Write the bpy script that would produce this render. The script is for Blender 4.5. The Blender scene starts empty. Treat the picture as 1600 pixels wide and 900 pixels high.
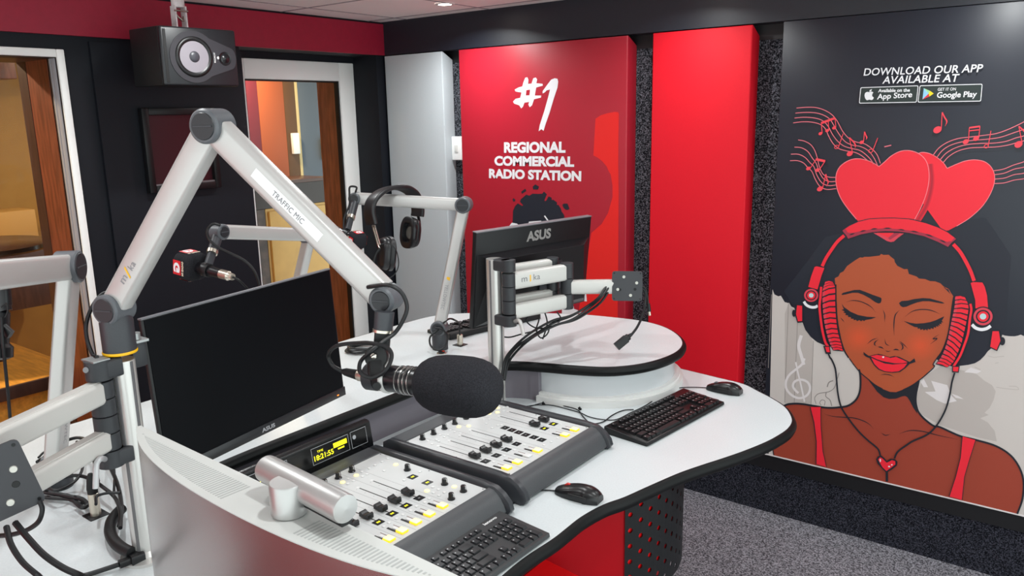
import bpy, bmesh, math, random
from mathutils import Vector, Matrix
from mathutils.geometry import tessellate_polygon
random.seed(7)
scene = bpy.context.scene
COL = scene.collection

# ------------------------------------------------------------------ camera
CAM_Z = 1.84                                   # eye height above the carpet
FPX = 1238.0                                   # focal length for a 1600 px wide frame
def _basis():
    p, r, y = math.radians(12.28), math.radians(-1.145), math.radians(-37.37)
    right = Vector((1, 0, 0)); fwd = Vector((0, math.cos(p), -math.sin(p))); up = Vector((0, math.sin(p), math.cos(p)))
    r2 = math.cos(r) * right + math.sin(r) * up
    u2 = -math.sin(r) * right + math.cos(r) * up
    R = Matrix(((math.cos(y), math.sin(y), 0), (-math.sin(y), math.cos(y), 0), (0, 0, 1)))
    return R @ r2, R @ u2, R @ fwd
CR, CU, CF = _basis()
CAM = Vector((0, 0, CAM_Z))
cd = bpy.data.cameras.new('camera'); cam = bpy.data.objects.new('camera', cd); COL.objects.link(cam)
cd.sensor_fit = 'HORIZONTAL'; cd.sensor_width = 36.0; cd.lens = 36.0 * FPX / 1600.0
cd.clip_start = 0.02; cd.clip_end = 60
m3 = Matrix((CR, CU, -CF)).transposed()
cam.matrix_world = Matrix.Translation(CAM) @ m3.to_4x4()
scene.camera = cam

# ------------------------------------------------------------------ light and exposure
scene.view_settings.view_transform = 'Standard'
scene.view_settings.look = 'None'
scene.view_settings.gamma = 1.0
scene.view_settings.use_curve_mapping = False
scene.view_settings.exposure = 0.0
LAMP_W = 4.2                                  # watts of each recessed ceiling lamp
LAMP_COL = (0.96, 1.0, 1.0)
CEIL = 2.384
LAMPS = [(x, y) for y in (3.06, 1.87, 0.68) for x in (-2.74, -1.55, -0.36, 0.83)]
wd = bpy.data.worlds.new('world'); scene.world = wd; wd.use_nodes = True
wd.node_tree.nodes['Background'].inputs[0].default_value = (0.90, 1.0, 0.99, 1)
wd.node_tree.nodes['Background'].inputs[1].default_value = 2.2
scene.cycles.max_bounces = 7
scene.cycles.diffuse_bounces = 4
scene.cycles.use_denoising = True

# ------------------------------------------------------------------ measuring helpers (a sight line cut by a real plane)
def ray(px, py):
    return CR * ((px - 800) / FPX) - CU * ((py - 450) / FPX) + CF
def PZ(px, py, z):
    d = ray(px, py); return CAM + d * ((z - CAM_Z) / d.z)
def PY(px, py, y):
    d = ray(px, py); return CAM + d * (y / d.y)
def PX(px, py, x):
    d = ray(px, py); return CAM + d * (x / d.x)
def PD(px, py, dep):
    return CAM + ray(px, py) * dep
def PV(px, py, P):                              # the point of the vertical line through P seen at this height
    d = ray(px, py); t = (d.x * P[0] + d.y * P[1]) / (d.x * d.x + d.y * d.y)
    return Vector((P[0], P[1], CAM_Z + d.z * t))
def zp(x0, y0, s, pts):
    return [(x0 + x / s, y0 + y / s) for x, y in pts]

# ------------------------------------------------------------------ materials
def lin(c):
    c /= 255.0
    return c / 12.92 if c <= 0.04045 else ((c + 0.055) / 1.055) ** 2.4
def hexc(h):
    h = h.lstrip('#'); return (lin(int(h[0:2], 16)), lin(int(h[2:4], 16)), lin(int(h[4:6], 16)), 1)
MATS = {}
def mat(name, col, rough=0.5, metal=0.0, spec=0.5, emit=None, estr=0.0, coat=0.0):
    if name in MATS: return MATS[name]
    m = bpy.data.materials.new(name); m.use_nodes = True; MATS[name] = m
    b = m.node_tree.nodes['Principled BSDF']
    b.inputs['Base Color'].default_value = hexc(col) if isinstance(col, str) else col
    b.inputs['Roughness'].default_value = rough; b.inputs['Metallic'].default_value = metal
    b.inputs['Specular IOR Level'].default_value = spec
    b.inputs['Coat Weight'].default_value = coat
    if emit:
        b.inputs['Emission Color'].default_value = hexc(emit); b.inputs['Emission Strength'].default_value = estr
    return m
def noisy(m, scale, amount, bump=0.0, detail=4, stretch=(1, 1, 1), dark=None):
    """vary the base colour between itself and a darker/lighter shade with noise, optional bump"""
    nt = m.node_tree; b = nt.nodes['Principled BSDF']
    tc = nt.nodes.new('ShaderNodeTexCoord'); mp = nt.nodes.new('ShaderNodeMapping'); mp.inputs['Scale'].default_value = stretch
    n = nt.nodes.new('ShaderNodeTexNoise'); n.inputs['Scale'].default_value = scale; n.inputs['Detail'].default_value = detail
    nt.links.new(tc.outputs['Object'], mp.inputs['Vector']); nt.links.new(mp.outputs['Vector'], n.inputs['Vector'])
    if amount or dark:
        r = nt.nodes.new('ShaderNodeValToRGB')
        c = list(b.inputs['Base Color'].default_value)
        lo = hexc(dark) if dark else tuple(max(0, x * (1 - amount)) for x in c[:3]) + (1,)
        hi = tuple(min(1, x * (1 + amount)) for x in c[:3]) + (1,)
        r.color_ramp.elements[0].position = 0.35; r.color_ramp.elements[0].color = lo
        r.color_ramp.elements[1].position = 0.65; r.color_ramp.elements[1].color = hi
        nt.links.new(n.outputs['Fac'], r.inputs['Fac']); nt.links.new(r.outputs['Color'], b.inputs['Base Color'])
    if bump:
        bp = nt.nodes.new('ShaderNodeBump'); bp.inputs['Strength'].default_value = bump; bp.inputs['Distance'].default_value = 0.002
        nt.links.new(n.outputs['Fac'], bp.inputs['Height']); nt.links.new(bp.outputs['Normal'], b.inputs['Normal'])
    return m
def glass_mat(name, tint=(0.93, 0.95, 0.95, 1)):
    m = bpy.data.materials.new(name); m.use_nodes = True; MATS[name] = m
    nt = m.node_tree; nt.nodes.clear()
    o = nt.nodes.new('ShaderNodeOutputMaterial'); t = nt.nodes.new('ShaderNodeBsdfTransparent'); t.inputs[0].default_value = tint
    g = nt.nodes.new('ShaderNodeBsdfGlossy'); g.inputs['Roughness'].default_value = 0.02
    f = nt.nodes.new('ShaderNodeFresnel'); f.inputs['IOR'].default_value = 1.12
    x = nt.nodes.new('ShaderNodeMixShader')
    nt.links.new(f.outputs[0], x.inputs[0]); nt.links.new(t.outputs[0], x.inputs[1]); nt.links.new(g.outputs[0], x.inputs[2])
    nt.links.new(x.outputs[0], o.inputs[0]); return m

# ------------------------------------------------------------------ mesh builder
class MB:
    def __init__(s): s.v = []; s.f = []; s.m = []
    def add(s, vf, m=0, T=None):
        vs, fs = vf; o = len(s.v)
        s.v += [tuple(T @ Vector(p)) for p in vs] if T is not None else [tuple(p) for p in vs]
        s.f += [tuple(i + o for i in f) for f in fs]; s.m += [m] * len(fs)
        return s
def from_bm(bm):
    bm.verts.index_update(); r = ([v.co.copy() for v in bm.verts], [tuple(v.index for v in f.verts) for f in bm.faces]); bm.free(); return r
def rbox(c, d, bev=0.0, seg=2, edges=None):
    bm = bmesh.new(); bmesh.ops.create_cube(bm, size=1)
    for v in bm.verts: v.co = Vector((v.co.x * d[0] + c[0], v.co.y * d[1] + c[1], v.co.z * d[2] + c[2]))
    if bev > 0:
        es = list(bm.edges)
        if edges is not None:
            ax = 'xyz'.index(edges); es = [e for e in es if abs((e.verts[0].co - e.verts[1].co)[ax]) > 1e-7]
        bmesh.ops.bevel(bm, geom=es, offset=min(bev, min(d) * 0.49), segments=seg, profile=0.5, affect='EDGES', clamp_overlap=True)
    return from_bm(bm)
def bx(x0, x1, y0, y1, z0, z1, bev=0.0, seg=2):
    return rbox(((x0 + x1) / 2, (y0 + y1) / 2, (z0 + z1) / 2), (abs(x1 - x0), abs(y1 - y0), abs(z1 - z0)), bev, seg)
def frame(o, ez, ex=None):
    ez = Vector(ez).normalized()
    if ex is None: ex = Vector((0, 0, 1)).cross(ez) if abs(ez.z) < 0.95 else Vector((1, 0, 0))
    ex = Vector(ex); ex = (ex - ez * ex.dot(ez)).normalized(); ey = ez.cross(ex)
    M = Matrix((ex, ey, ez)).transposed().to_4x4(); M.translation = Vector(o); return M
def lathe(prof, n=24, o=(0, 0, 0), axis=(0, 0, 1), caps=True):
    """profile = list of (radius, height along axis)"""
    T = frame(o, axis); vs = []; fs = []
    for r, h in prof:
        for k in range(n):
            a = 2 * math.pi * k / n; vs.append(T @ Vector((r * math.cos(a), r * math.sin(a), h)))
    for i in range(len(prof) - 1):
        for k in range(n):
            k2 = (k + 1) % n; fs.append((i * n + k, i * n + k2, (i + 1) * n + k2, (i + 1) * n + k))
    if caps:
        fs.append(tuple(range(n))[::-1]); L = (len(prof) - 1) * n; fs.append(tuple(L + k for k in range(n)))
    return vs, fs
def cyl(p0, p1, r0, r1=None, n=24, ch=0.0):
    p0 = Vector(p0); p1 = Vector(p1); L = (p1 - p0).length; r1 = r0 if r1 is None else r1
    pr = [(r0, 0), (r1, L)] if not ch else [(r0 - ch, 0), (r0, ch), (r1, L - ch), (r1 - ch, L)]
    return lathe(pr, n, p0, p1 - p0)
def spline(pts, n=8, closed=False):
    P = [Vector(p) for p in pts]; N = len(P); out = []
    if N < 3 and not closed: return P
    for i in range(N if closed else N - 1):
        if closed: a, b, c, d = P[i - 1], P[i], P[(i + 1) % N], P[(i + 2) % N]
        else: b, c = P[i], P[i + 1]; a = P[i - 1] if i else b + (b - c); d = P[i + 2] if i + 2 < N else c + (c - b)
        t1 = max((b - a).length, 1e-9) ** .5; t2 = max((c - b).length, 1e-9) ** .5; t3 = max((d - c).length, 1e-9) ** .5
        m1 = (c - b) + ((b - a) / t1 - (c - a) / (t1 + t2)) * t2
        m2 = (c - b) + ((d - c) / t3 - (d - b) / (t2 + t3)) * t2
        for k in range(n):
            t = k / n; h = t * t; q = h * t
            out.append(b * (2 * q - 3 * h + 1) + m1 * (q - 2 * h + t) + c * (3 * h - 2 * q) + m2 * (q - h))
    if not closed: out.append(P[-1])
    return out
def sweep(path, prof, up=None, closed_prof=True, caps=True, closed_path=False):
    """sweep a 2D profile (x sideways, y up) along a 3D path with parallel transport"""
    P = [Vector(p) for p in path]; N = len(P); vs = []; fs = []; k = len(prof)
    T0 = None; ex = None
    for i in range(N):
        if closed_path: t = (P[(i + 1) % N] - P[i - 1]).normalized()
        else: t = (P[min(i + 1, N - 1)] - P[max(i - 1, 0)]).normalized()
        if ex is None:
            u = Vector(up) if up is not None else (Vector((0, 0, 1)) if abs(t.z) < 0.9 else Vector((1, 0, 0)))
            ex = t.cross(u).normalized()
        else:
            ex = (ex - t * ex.dot(t)); ex = ex.normalized() if ex.length > 1e-6 else t.orthogonal().normalized()
        ey = ex.cross(t)
        for x, y in prof: vs.append(P[i] + ex * x + ey * y)
    for i in range(N if closed_path else N - 1):
        j = (i + 1) % N
        for q in range(k if closed_prof else k - 1):
            q2 = (q + 1) % k; fs.append((i * k + q, i * k + q2, j * k + q2, j * k + q))
    if caps and not closed_path and closed_prof:
        fs.append(tuple(range(k))[::-1]); fs.append(tuple((N - 1) * k + q for q in range(k)))
    return vs, fs
def tube(path, r, n=8, sm=6):
    P = spline(path, sm) if sm else path
    pr = [(r * math.cos(2 * math.pi * k / n), r * math.sin(2 * math.pi * k / n)) for k in range(n)]
    return sweep(P, pr)
def rrect(a, b, r, n=4):
    out = []
    for cx, cy, s in ((a / 2 - r, b / 2 - r, 0), (-a / 2 + r, b / 2 - r, 90), (-a / 2 + r, -b / 2 + r, 180), (a / 2 - r, -b / 2 + r, 270)):
        for k in range(n + 1):
            t = math.radians(s + 90 * k / n); out.append((cx + r * math.cos(t), cy + r * math.sin(t)))
    return out
def bar(p0, p1, side, a, b, r=0.006):
    """straight extruded bar; `side` = direction of its width a, b across it"""
    p0 = Vector(p0); p1 = Vector(p1); T = frame(p0, p1 - p0, side); L = (p1 - p0).length
    pr = rrect(a, b, r); k = len(pr)
    vs = [T @ Vector((x, y, 0)) for x, y in pr] + [T @ Vector((x, y, L)) for x, y in pr]
    fs = [(q, (q + 1) % k, k + (q + 1) % k, k + q) for q in range(k)] + [tuple(range(k))[::-1], tuple(range(k, 2 * k))]
    return vs, fs
def prism(poly, h0, h1, T=None, holes=None):
    """extruded 2D polygon; T maps (x, y, h)"""
    P = [Vector((p[0], p[1])) for p in poly]
    if sum(P[i - 1].x * P[i].y - P[i].x * P[i - 1].y for i in range(len(P))) < 0: P.reverse()
    n = len(P); vs = [(p.x, p.y, h0) for p in P] + [(p.x, p.y, h1) for p in P]
    tri = tessellate_polygon([[p.to_3d() for p in P]])
    fs = []
    for t in tri:
        a, b, c = t
        ar = (P[b] - P[a]).cross(P[c] - P[a])
        if ar < 0: b, c = c, b
        fs.append((n + a, n + b, n + c)); fs.append((c, b, a))
    fs += [(i, (i + 1) % n, n + (i + 1) % n, n + i) for i in range(n)]
    if T is not None: vs = [tuple(T @ Vector(v)) for v in vs]
    return vs, fs
def fill(pts3):
    """flat face from a 3D outline (print on a surface)"""
    P = [Vector(p) for p in pts3]; return P, [tuple(t) for t in tessellate_polygon([P])]

LOC = {}
def obj(name, mb, mats, parent=None, loc=None, smooth=True, angle=35):
    me = bpy.data.meshes.new(name)
    pl = LOC[parent.name] if parent is not None else None
    if loc is None:
        if parent is not None: o = pl
        else:
            xs = [v[0] for v in mb.v]; ys = [v[1] for v in mb.v]; zs = [v[2] for v in mb.v]
            o = Vector(((min(xs) + max(xs)) / 2, (min(ys) + max(ys)) / 2, min(zs)))
    else: o = Vector(loc)
    me.from_pydata([Vector(v) - o for v in mb.v], [], mb.f)
    for m in (mats if isinstance(mats, (list, tuple)) else [mats]): me.materials.append(m)
    me.polygons.foreach_set('material_index', mb.m)
    me.polygons.foreach_set('use_smooth', [smooth] * len(me.polygons))
    if smooth: me.set_sharp_from_angle(angle=math.radians(angle))
    me.update()
    ob = bpy.data.objects.new(name, me); COL.objects.link(ob); LOC[ob.name] = o
    if parent is not None: ob.parent = parent; ob.location = o - pl
    else: ob.location = o
    return ob
def inst(name, src, parent, loc):
    """another copy of a part: same mesh, its own object"""
    ob = src.copy(); COL.objects.link(ob); ob.name = name; ob.parent = parent
    ob.location = Vector(loc) - LOC[parent.name]; LOC[ob.name] = Vector(loc); return ob
def thing(name, label, cat, loc, group=None):
    ob = bpy.data.objects.new(name, None); COL.objects.link(ob); ob.location = loc; LOC[ob.name] = Vector(loc)
    ob.empty_display_size = 0.05; ob['label'] = label; ob['category'] = cat
    if group: ob['group'] = group
    return ob
def tag(ob, label, cat, group=None):
    ob['label'] = label; ob['category'] = cat
    if group: ob['group'] = group
    return ob
def struct(name, mb, mats, parent=None, **k):
    ob = obj(name, mb, mats, parent, **k)
    if parent is None: ob['kind'] = 'structure'
    return ob

# lettering: built-in font turned into a flat mesh, laid on a surface by origin, full width and full height vectors
def glyphs(s, bold=0.0, space=1.0):
    c = bpy.data.curves.new('lettering', 'FONT'); c.body = s; c.offset = bold; c.space_character = space; c.fill_mode = 'FRONT'; c.resolution_u = 4
    o = bpy.data.objects.new('lettering', c); COL.objects.link(o)
    dg = bpy.context.evaluated_depsgraph_get(); e = o.evaluated_get(dg); me = e.to_mesh()
    vs = [v.co.copy() for v in me.vertices]; fs = [tuple(p.vertices) for p in me.polygons]
    e.to_mesh_clear(); bpy.data.objects.remove(o); bpy.data.curves.remove(c)
    x0 = min(v.x for v in vs); x1 = max(v.x for v in vs); y0 = min(v.y for v in vs); y1 = max(v.y for v in vs)
    return [((v.x - x0) / (x1 - x0), (v.y - y0) / (y1 - y0)) for v in vs], fs
def put_text(mb, s, O, U, V, m=0, bold=0.0, space=1.0, shear=0.0):
    g, fs = glyphs(s, bold, space); O = Vector(O); U = Vector(U); V = Vector(V)
    mb.add(([O + U * (x + shear * y) + V * y for x, y in g], fs), m)
# ------------------------------------------------------------------ shared materials
navy = noisy(mat('navy_wall_paint', '#080d17', 0.65, spec=0.35), 60, 0.06, 0.08)
redband = noisy(mat('crimson_wall_paint', '#930a2c', 0.5), 40, 0.05, 0.06)
white_fr = mat('white_frame_enamel', '#fafaf8', 0.35)
black = mat('black_plastic', '#0b0c0f', 0.42, spec=0.4)
black_soft = mat('black_rubber', '#0d0e10', 0.55, spec=0.35)
dgrey = noisy(mat('dark_grey_plastic', '#2c2d32', 0.5), 400, 0.08, 0.05)
alu = mat('anodised_aluminium', '#d9d9d8', 0.32, 0.55)
arm_white = mat('white_coated_aluminium', '#bdbbb9', 0.32, 0.35)
chrome = mat('bright_metal', '#cfcac0', 0.2, 1.0)
desk_white = noisy(mat('white_laminate', '#cdd3d5', 0.32), 220, 0.03)
rubber_edge = mat('black_rubber_edge', '#08090a', 0.48, spec=0.22)
cable_m = mat('cable_sheath', '#0f1013', 0.45, spec=0.4)
white_print = mat('white_print', '#ecebee', 0.5)
glass = glass_mat('window_glass')

def carpet_mat(name, a, b, scale, q0=0.40, q1=0.62):
    m = mat(name, a, 0.95, spec=0.1); nt = m.node_tree; bs = nt.nodes['Principled BSDF']
    tc = nt.nodes.new('ShaderNodeTexCoord')
    n = nt.nodes.new('ShaderNodeTexNoise'); n.inputs['Scale'].default_value = scale; n.inputs['Detail'].default_value = 3; n.inputs['Roughness'].default_value = 0.7
    r = nt.nodes.new('ShaderNodeValToRGB')
    r.color_ramp.elements[0].position = q0; r.color_ramp.elements[0].color = hexc(a)
    r.color_ramp.elements[1].position = q1; r.color_ramp.elements[1].color = hexc(b)
    bp = nt.nodes.new('ShaderNodeBump'); bp.inputs['Strength'].default_value = 0.8; bp.inputs['Distance'].default_value = 0.004
    nt.links.new(tc.outputs['Object'], n.inputs['Vector']); nt.links.new(n.outputs['Fac'], r.inputs['Fac'])
    nt.links.new(r.outputs['Color'], bs.inputs['Base Color']); nt.links.new(n.outputs['Fac'], bp.inputs['Height']); nt.links.new(bp.outputs['Normal'], bs.inputs['Normal'])
    return m
floor_m = carpet_mat('grey_loop_carpet', '#302e33', '#a3a0a8', 160)
wallcarpet = carpet_mat('charcoal_wall_carpet', '#0e0f14', '#8b8d97', 190, 0.46, 0.70)
dado_m = carpet_mat('dark_dado_carpet', '#0e0e14', '#50505c', 210, 0.44, 0.68)

red_rear = mat('added_facing_red', '#c0182c', 0.6)
XL, YP, YB = -3.52, 3.40, 3.49          # left wall, face of the acoustic panels, carpeted wall behind them
XR, YF = 1.50, -2.00
ZB = 2.198                               # underside of the bulkhead

struct('floor', MB().add(bx(XL - 0.4, XR, YF, YB, -0.06, 0)), floor_m)
# ceiling of 0.6 m tiles in a thin grid
ceil_m = mat('ceiling_tile', '#f2ebea', 0.7); tee_m = mat('ceiling_grid', '#8c8187', 0.5)
mb = MB().add(bx(XL - 0.4, XR, YF, YB, CEIL, CEIL + 0.05))
gx, gy = -3.306, 2.701
for i in range(-1, 10):
    x = gx + 0.6 * i
    if XL < x < XR: mb.add(bx(x - 0.005, x + 0.005, YF, YP, CEIL - 0.002, CEIL), 1)
for i in range(-9, 2):
    y = gy + 0.6 * i
    if YF < y < YP: mb.add(bx(XL, XR, y - 0.005, y + 0.005, CEIL - 0.0025, CEIL), 1)
struct('ceiling', mb, [ceil_m, tee_m])

# left wall with two openings
a1 = PX(97.5, 77.5, XL); Y1, ZT1 = a1.y, a1.z
YL2 = PX(376, 110, XL).y; YR2 = PX(588, 100, XL).y
ZW1 = 0.30
mb = MB()
XW = XL - 0.36
mb.add(bx(XW, XL, YF, YB, ZB, CEIL))
mb.add(bx(XW, XL, YF, Y1, ZT1, ZB)); mb.add(bx(XW, XL, YF, Y1, 0, ZW1))
mb.add(bx(XW, XL, YF, -0.55, ZW1, ZT1))
mb.add(bx(XW, XL, Y1, YL2, 0, ZB)); mb.add(bx(XW, XL, YR2, YB, 0, ZB))
ys = PX(157, 225, XL).y
mb.add(bx(XL, XL + 0.016, ys, YL2, 0, ZB - 0.02))
struct('wall_left', mb, navy)
struct('trim_1', MB().add(bx(XL, XL + 0.02, YF, YP, ZB, CEIL - 0.012)), redband)

# back wall: carpet behind, navy bulkhead above, dark carpeted dado with a black rail below
struct('wall_back', MB().add(bx(XL, XR, YB, YB + 0.1, 0, CEIL)), wallcarpet)
struct('trim_6', MB().add(bx(XL, XR, YB - 0.002, YB, ZB - 0.062, ZB)), MATS.get('black_rail') or mat('black_rail', '#0c0c10', 0.5))
struct('trim_2', MB().add(bx(XL, XR, YP, YB, ZB, CEIL)), noisy(mat('navy_bulkhead_paint', '#131823', 0.42, spec=0.6), 60, 0.06, 0.08))
zr1 = PY(1200, 711, YP).z; zr0 = PY(1200, 734, YP).z
struct('trim_3', MB().add(bx(XL, XR, YP + 0.02, YB, 0, zr0)), dado_m)
struct('baseboard_back', MB().add(bx(XL, XR, YP + 0.012, YB, zr0, zr1 - 0.003)), mat('black_rail', '#0c0c10', 0.5))
struct('added_red_facing', MB().add(bx(XL, XL + 0.03, -4.6, -0.62, 0.0, ZB)), red_rear)  # unseen red facing, added for the silver computer's back to reflect

# window 1: white casing, black seals and inner sash, glass, brown timber lining on the far side
wood_dk = noisy(mat('brown_timber', '#7a4630', 0.4), 9, 0.3, 0, 6, (6, 6, 0.8))
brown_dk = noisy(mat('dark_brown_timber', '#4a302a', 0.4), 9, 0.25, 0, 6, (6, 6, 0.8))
seal = mat('black_seal', '#08080a', 0.5)
w1 = MB()
cas = 0.031; yr = Y1 - cas
w1.add(bx(XL, XL + 0.014, yr, Y1, ZW1, ZT1, 0.004), 0); w1.add(bx(XL, XL + 0.014, -0.55, yr, ZT1 - 0.032, ZT1, 0.004), 0)
w1.add(bx(XL - 0.018, XL, yr + 0.004, Y1, ZW1, ZT1), 1)
w1.add(bx(XL - 0.050, XL - 0.018, yr, Y1, ZW1, ZT1, 0.003), 2); w1.add(bx(XL - 0.054, XL - 0.050, yr + 0.003, Y1, ZW1, ZT1), 1); w1.add(bx(XL - 0.075, XL - 0.054, yr, Y1, ZW1, ZT1, 0.003), 2)
w1.add(bx(XL - 0.090, XL - 0.075, yr + 0.003, Y1, ZW1, ZT1), 1)
w1.add(bx(XL - 0.090, XL, -0.55, yr + 0.003, ZT1 - 0.034, ZT1 - 0.003), 1)
w1o = struct('window_1', w1, [white_fr, seal, mat('grey_sash', '#a5a1a6', 0.4)])
obj('window_pane', MB().add(bx(XL - 0.068, XL - 0.062, -0.55, yr + 0.002, ZW1, ZT1 - 0.03)), glass, w1o)
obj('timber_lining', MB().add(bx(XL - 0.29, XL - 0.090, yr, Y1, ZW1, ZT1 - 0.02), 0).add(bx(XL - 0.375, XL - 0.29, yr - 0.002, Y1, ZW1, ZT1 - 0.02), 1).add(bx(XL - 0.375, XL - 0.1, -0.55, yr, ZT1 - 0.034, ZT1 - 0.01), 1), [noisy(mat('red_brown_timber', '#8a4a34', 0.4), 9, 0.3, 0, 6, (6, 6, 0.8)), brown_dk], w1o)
obj('window_board', MB().add(bx(XW - 0.03, XL - 0.1, -0.55, yr, ZW1 - 0.02, ZW1 + 0.012, 0.004)), noisy(mat('orange_timber', '#e09a3c', 0.4), 8, 0.18, 0, 6, (1, 6, 6)), w1o)

# window 2: tall white frame set back in its opening
XD = XL - 0.20
il = PX(383, 125, XD); ir = PX(531, 127, XD); zo = PX(552, 99, XD).z
yol, yor = il.y - 0.10, PX(552.5, 104, XD).y
w2 = MB(); zi = ir.z; zb2 = 0.10
w2.add(bx(XD - 0.06, XD, ir.y, yor, zb2, zo, 0.006), 0); w2.add(bx(XD - 0.06, XD, yol, il.y, zb2, zo, 0.006), 0)
w2.add(bx(XD - 0.06, XD, il.y, ir.y, zi, zo, 0.006), 0); w2.add(bx(XD - 0.06, XD, il.y, ir.y, zb2, zb2 + 0.1, 0.006), 0)
w2.add(bx(XD - 0.05, XD - 0.012, il.y, il.y + 0.008, zb2 + 0.1, zi), 1); w2.add(bx(XD - 0.045, XD - 0.012, ir.y - 0.010, ir.y, zb2 + 0.1, zi), 1)
w2.add(bx(XD - 0.05, XD - 0.012, il.y, ir.y, zi - 0.008, zi), 1)
w2o = struct('window_2', w2, [white_fr, seal])
obj('timber_lining', MB().add(bx(XW - 0.02, XD - 0.047, ir.y - 0.006, yor - 0.001, 0.1, zo - 0.01), 0), wood_dk, w2o)
obj('window_pane', MB().add(bx(XD - 0.036, XD - 0.030, il.y, ir.y, zb2 + 0.1, zi)), glass, w2o)
struct('trim_4', MB().add(bx(XW, XD - 0.0, YL2 - 0.05, YR2, zo, ZB)).add(bx(XW, XD, yor, YR2, 0, zo)).add(bx(XW, XD, YL2 - 0.05, yol, 0, zo)).add(bx(XW, XL, YL2, YR2, 0, zb2)), navy)

struct('added_red_partition', MB().add(bx(-3.0, -0.55, -0.50, -0.45, 0.0, 1.05, 0.004)), mat('added_partition_red', '#c01020', 0.5))  # low partition out of view, put here to tint the computer's back red

# acoustic panels along the back wall
def panel_body(x0, x1):
    yb, za, zt = YB - 0.003, zr1, ZB - 0.002
    bm = bmesh.new(); V = [bm.verts.new(p) for p in [(x, y, z) for x in (x0, x1) for y, z in ((YP, za), (YP, zt), (yb, zt - 0.044), (yb, za))]]
    for f in ((0, 1, 2, 3), (7, 6, 5, 4), (0, 4, 5, 1), (1, 5, 6, 2), (2, 6, 7, 3), (3, 7, 4, 0)): bm.faces.new([V[i] for i in f])
    bmesh.ops.recalc_face_normals(bm, faces=bm.faces)
    bmesh.ops.bevel(bm, geom=[e for e in bm.edges if all(abs(v.co.y - YP) < 1e-6 for v in e.verts)], offset=0.007, segments=3, profile=0.5, affect='EDGES')
    return from_bm(bm)
def panel(name, x0, x1, label, m, z0=None):
    mb = MB().add(panel_body(x0, x1))
    return tag(obj(name, mb, m), label, 'acoustic panel')
gx0 = PY(600, 87, YP).x; gx1 = PY(690, 79, YP).x
p1x0 = PY(716, 76, YP).x; p1x1 = PY(981, 54, YP).x
p2x0 = PY(1020, 50.5, YP).x; p2x1 = PY(1176, 37.5, YP).x
p3x0 = PY(1224.5, 33, YP).x; p3x1 = p3x0 + 1.30
grey_fab = noisy(mat('grey_fabric', '#bcc2c6', 0.75), 300, 0.05, 0.1)
red_fab = noisy(mat('red_fabric', '#da0f24', 0.6, spec=0.3), 500, 0.05, 0.12)
deep_red = noisy(mat('deep_red_print', '#ac1c2e', 0.38), 500, 0.04, 0.08)
panel('acoustic_panel', gx0, gx1, 'plain grey fabric-covered acoustic panel beside the white-framed window', grey_fab)
panel('acoustic_panel', p2x0, p2x1, 'plain bright red acoustic panel without lettering, left of the portrait poster', red_fab)

# ------------------------------------------------------------------ printed station panel  (#1 REGIONAL COMMERCIAL RADIO STATION)
lay = [0]
def W(px, py, k=None):
    return PY(px, py, YP - 0.0006 - 0.00003 * (lay[0] if k is None else k))
def area(mb, pts, m, sm=0):
    lay[0] += 1
    if sm: pts = [(p.x, p.y) for p in spline([(x, y, 0) for x, y in pts], sm, True)]
    mb.add(fill([W(*p) for p in pts]), m)
def stroke(mb, pts, w, m, sm=6, taper=False, taper0=False):
    lay[0] += 1
    P = spline([(x, y, 0) for x, y in pts], sm) if sm and len(pts) > 2 else [Vector((x, y, 0)) for x, y in pts]
    vs = []; n = len(P)
    for i, p in enumerate(P):
        t = (P[min(i + 1, n - 1)] - P[max(i - 1, 0)]).normalized(); nn = Vector((-t.y, t.x, 0))
        f = i / (n - 1); hw = w / 2
        if taper: hw *= max(0.15, min(1, (1 - f) * 3))
        if taper0: hw *= max(0.15, min(1, f * 3))
        vs += [W(p.x + nn.x * hw, p.y + nn.y * hw), W(p.x - nn.x * hw, p.y - nn.y * hw)]
    mb.add((vs, [(2 * i, 2 * i + 1, 2 * i + 3, 2 * i + 2) for i in range(n - 1)]), m)
def disc(mb, cx, cy, rx, ry, m, rot=0, n=28):
    a = math.radians(rot)
    area(mb, [(cx + rx * math.cos(t) * math.cos(a) - ry * math.sin(t) * math.sin(a), cy + rx * math.cos(t) * math.sin(a) + ry * math.sin(t) * math.cos(a)) for t in (2 * math.pi * k / n for k in range(n))], m)
def ring(mb, cx, cy, rx, ry, w, m, rot=0, n=28):
    a = math.radians(rot)
    stroke(mb, [(cx + rx * math.cos(t) * math.cos(a) - ry * math.sin(t) * math.sin(a), cy + rx * math.cos(t) * math.sin(a) + ry * math.sin(t) * math.cos(a)) for t in (2 * math.pi * k / n for k in range(n + 1))], w, m, 0)
def text(mb, s, bl, br, tl, m, bold=0.0, space=1.0):
    lay[0] += 1; O = W(*bl); put_text(mb, s, O, W(*br) - O, W(*tl) - O, m, bold, space)

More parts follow.
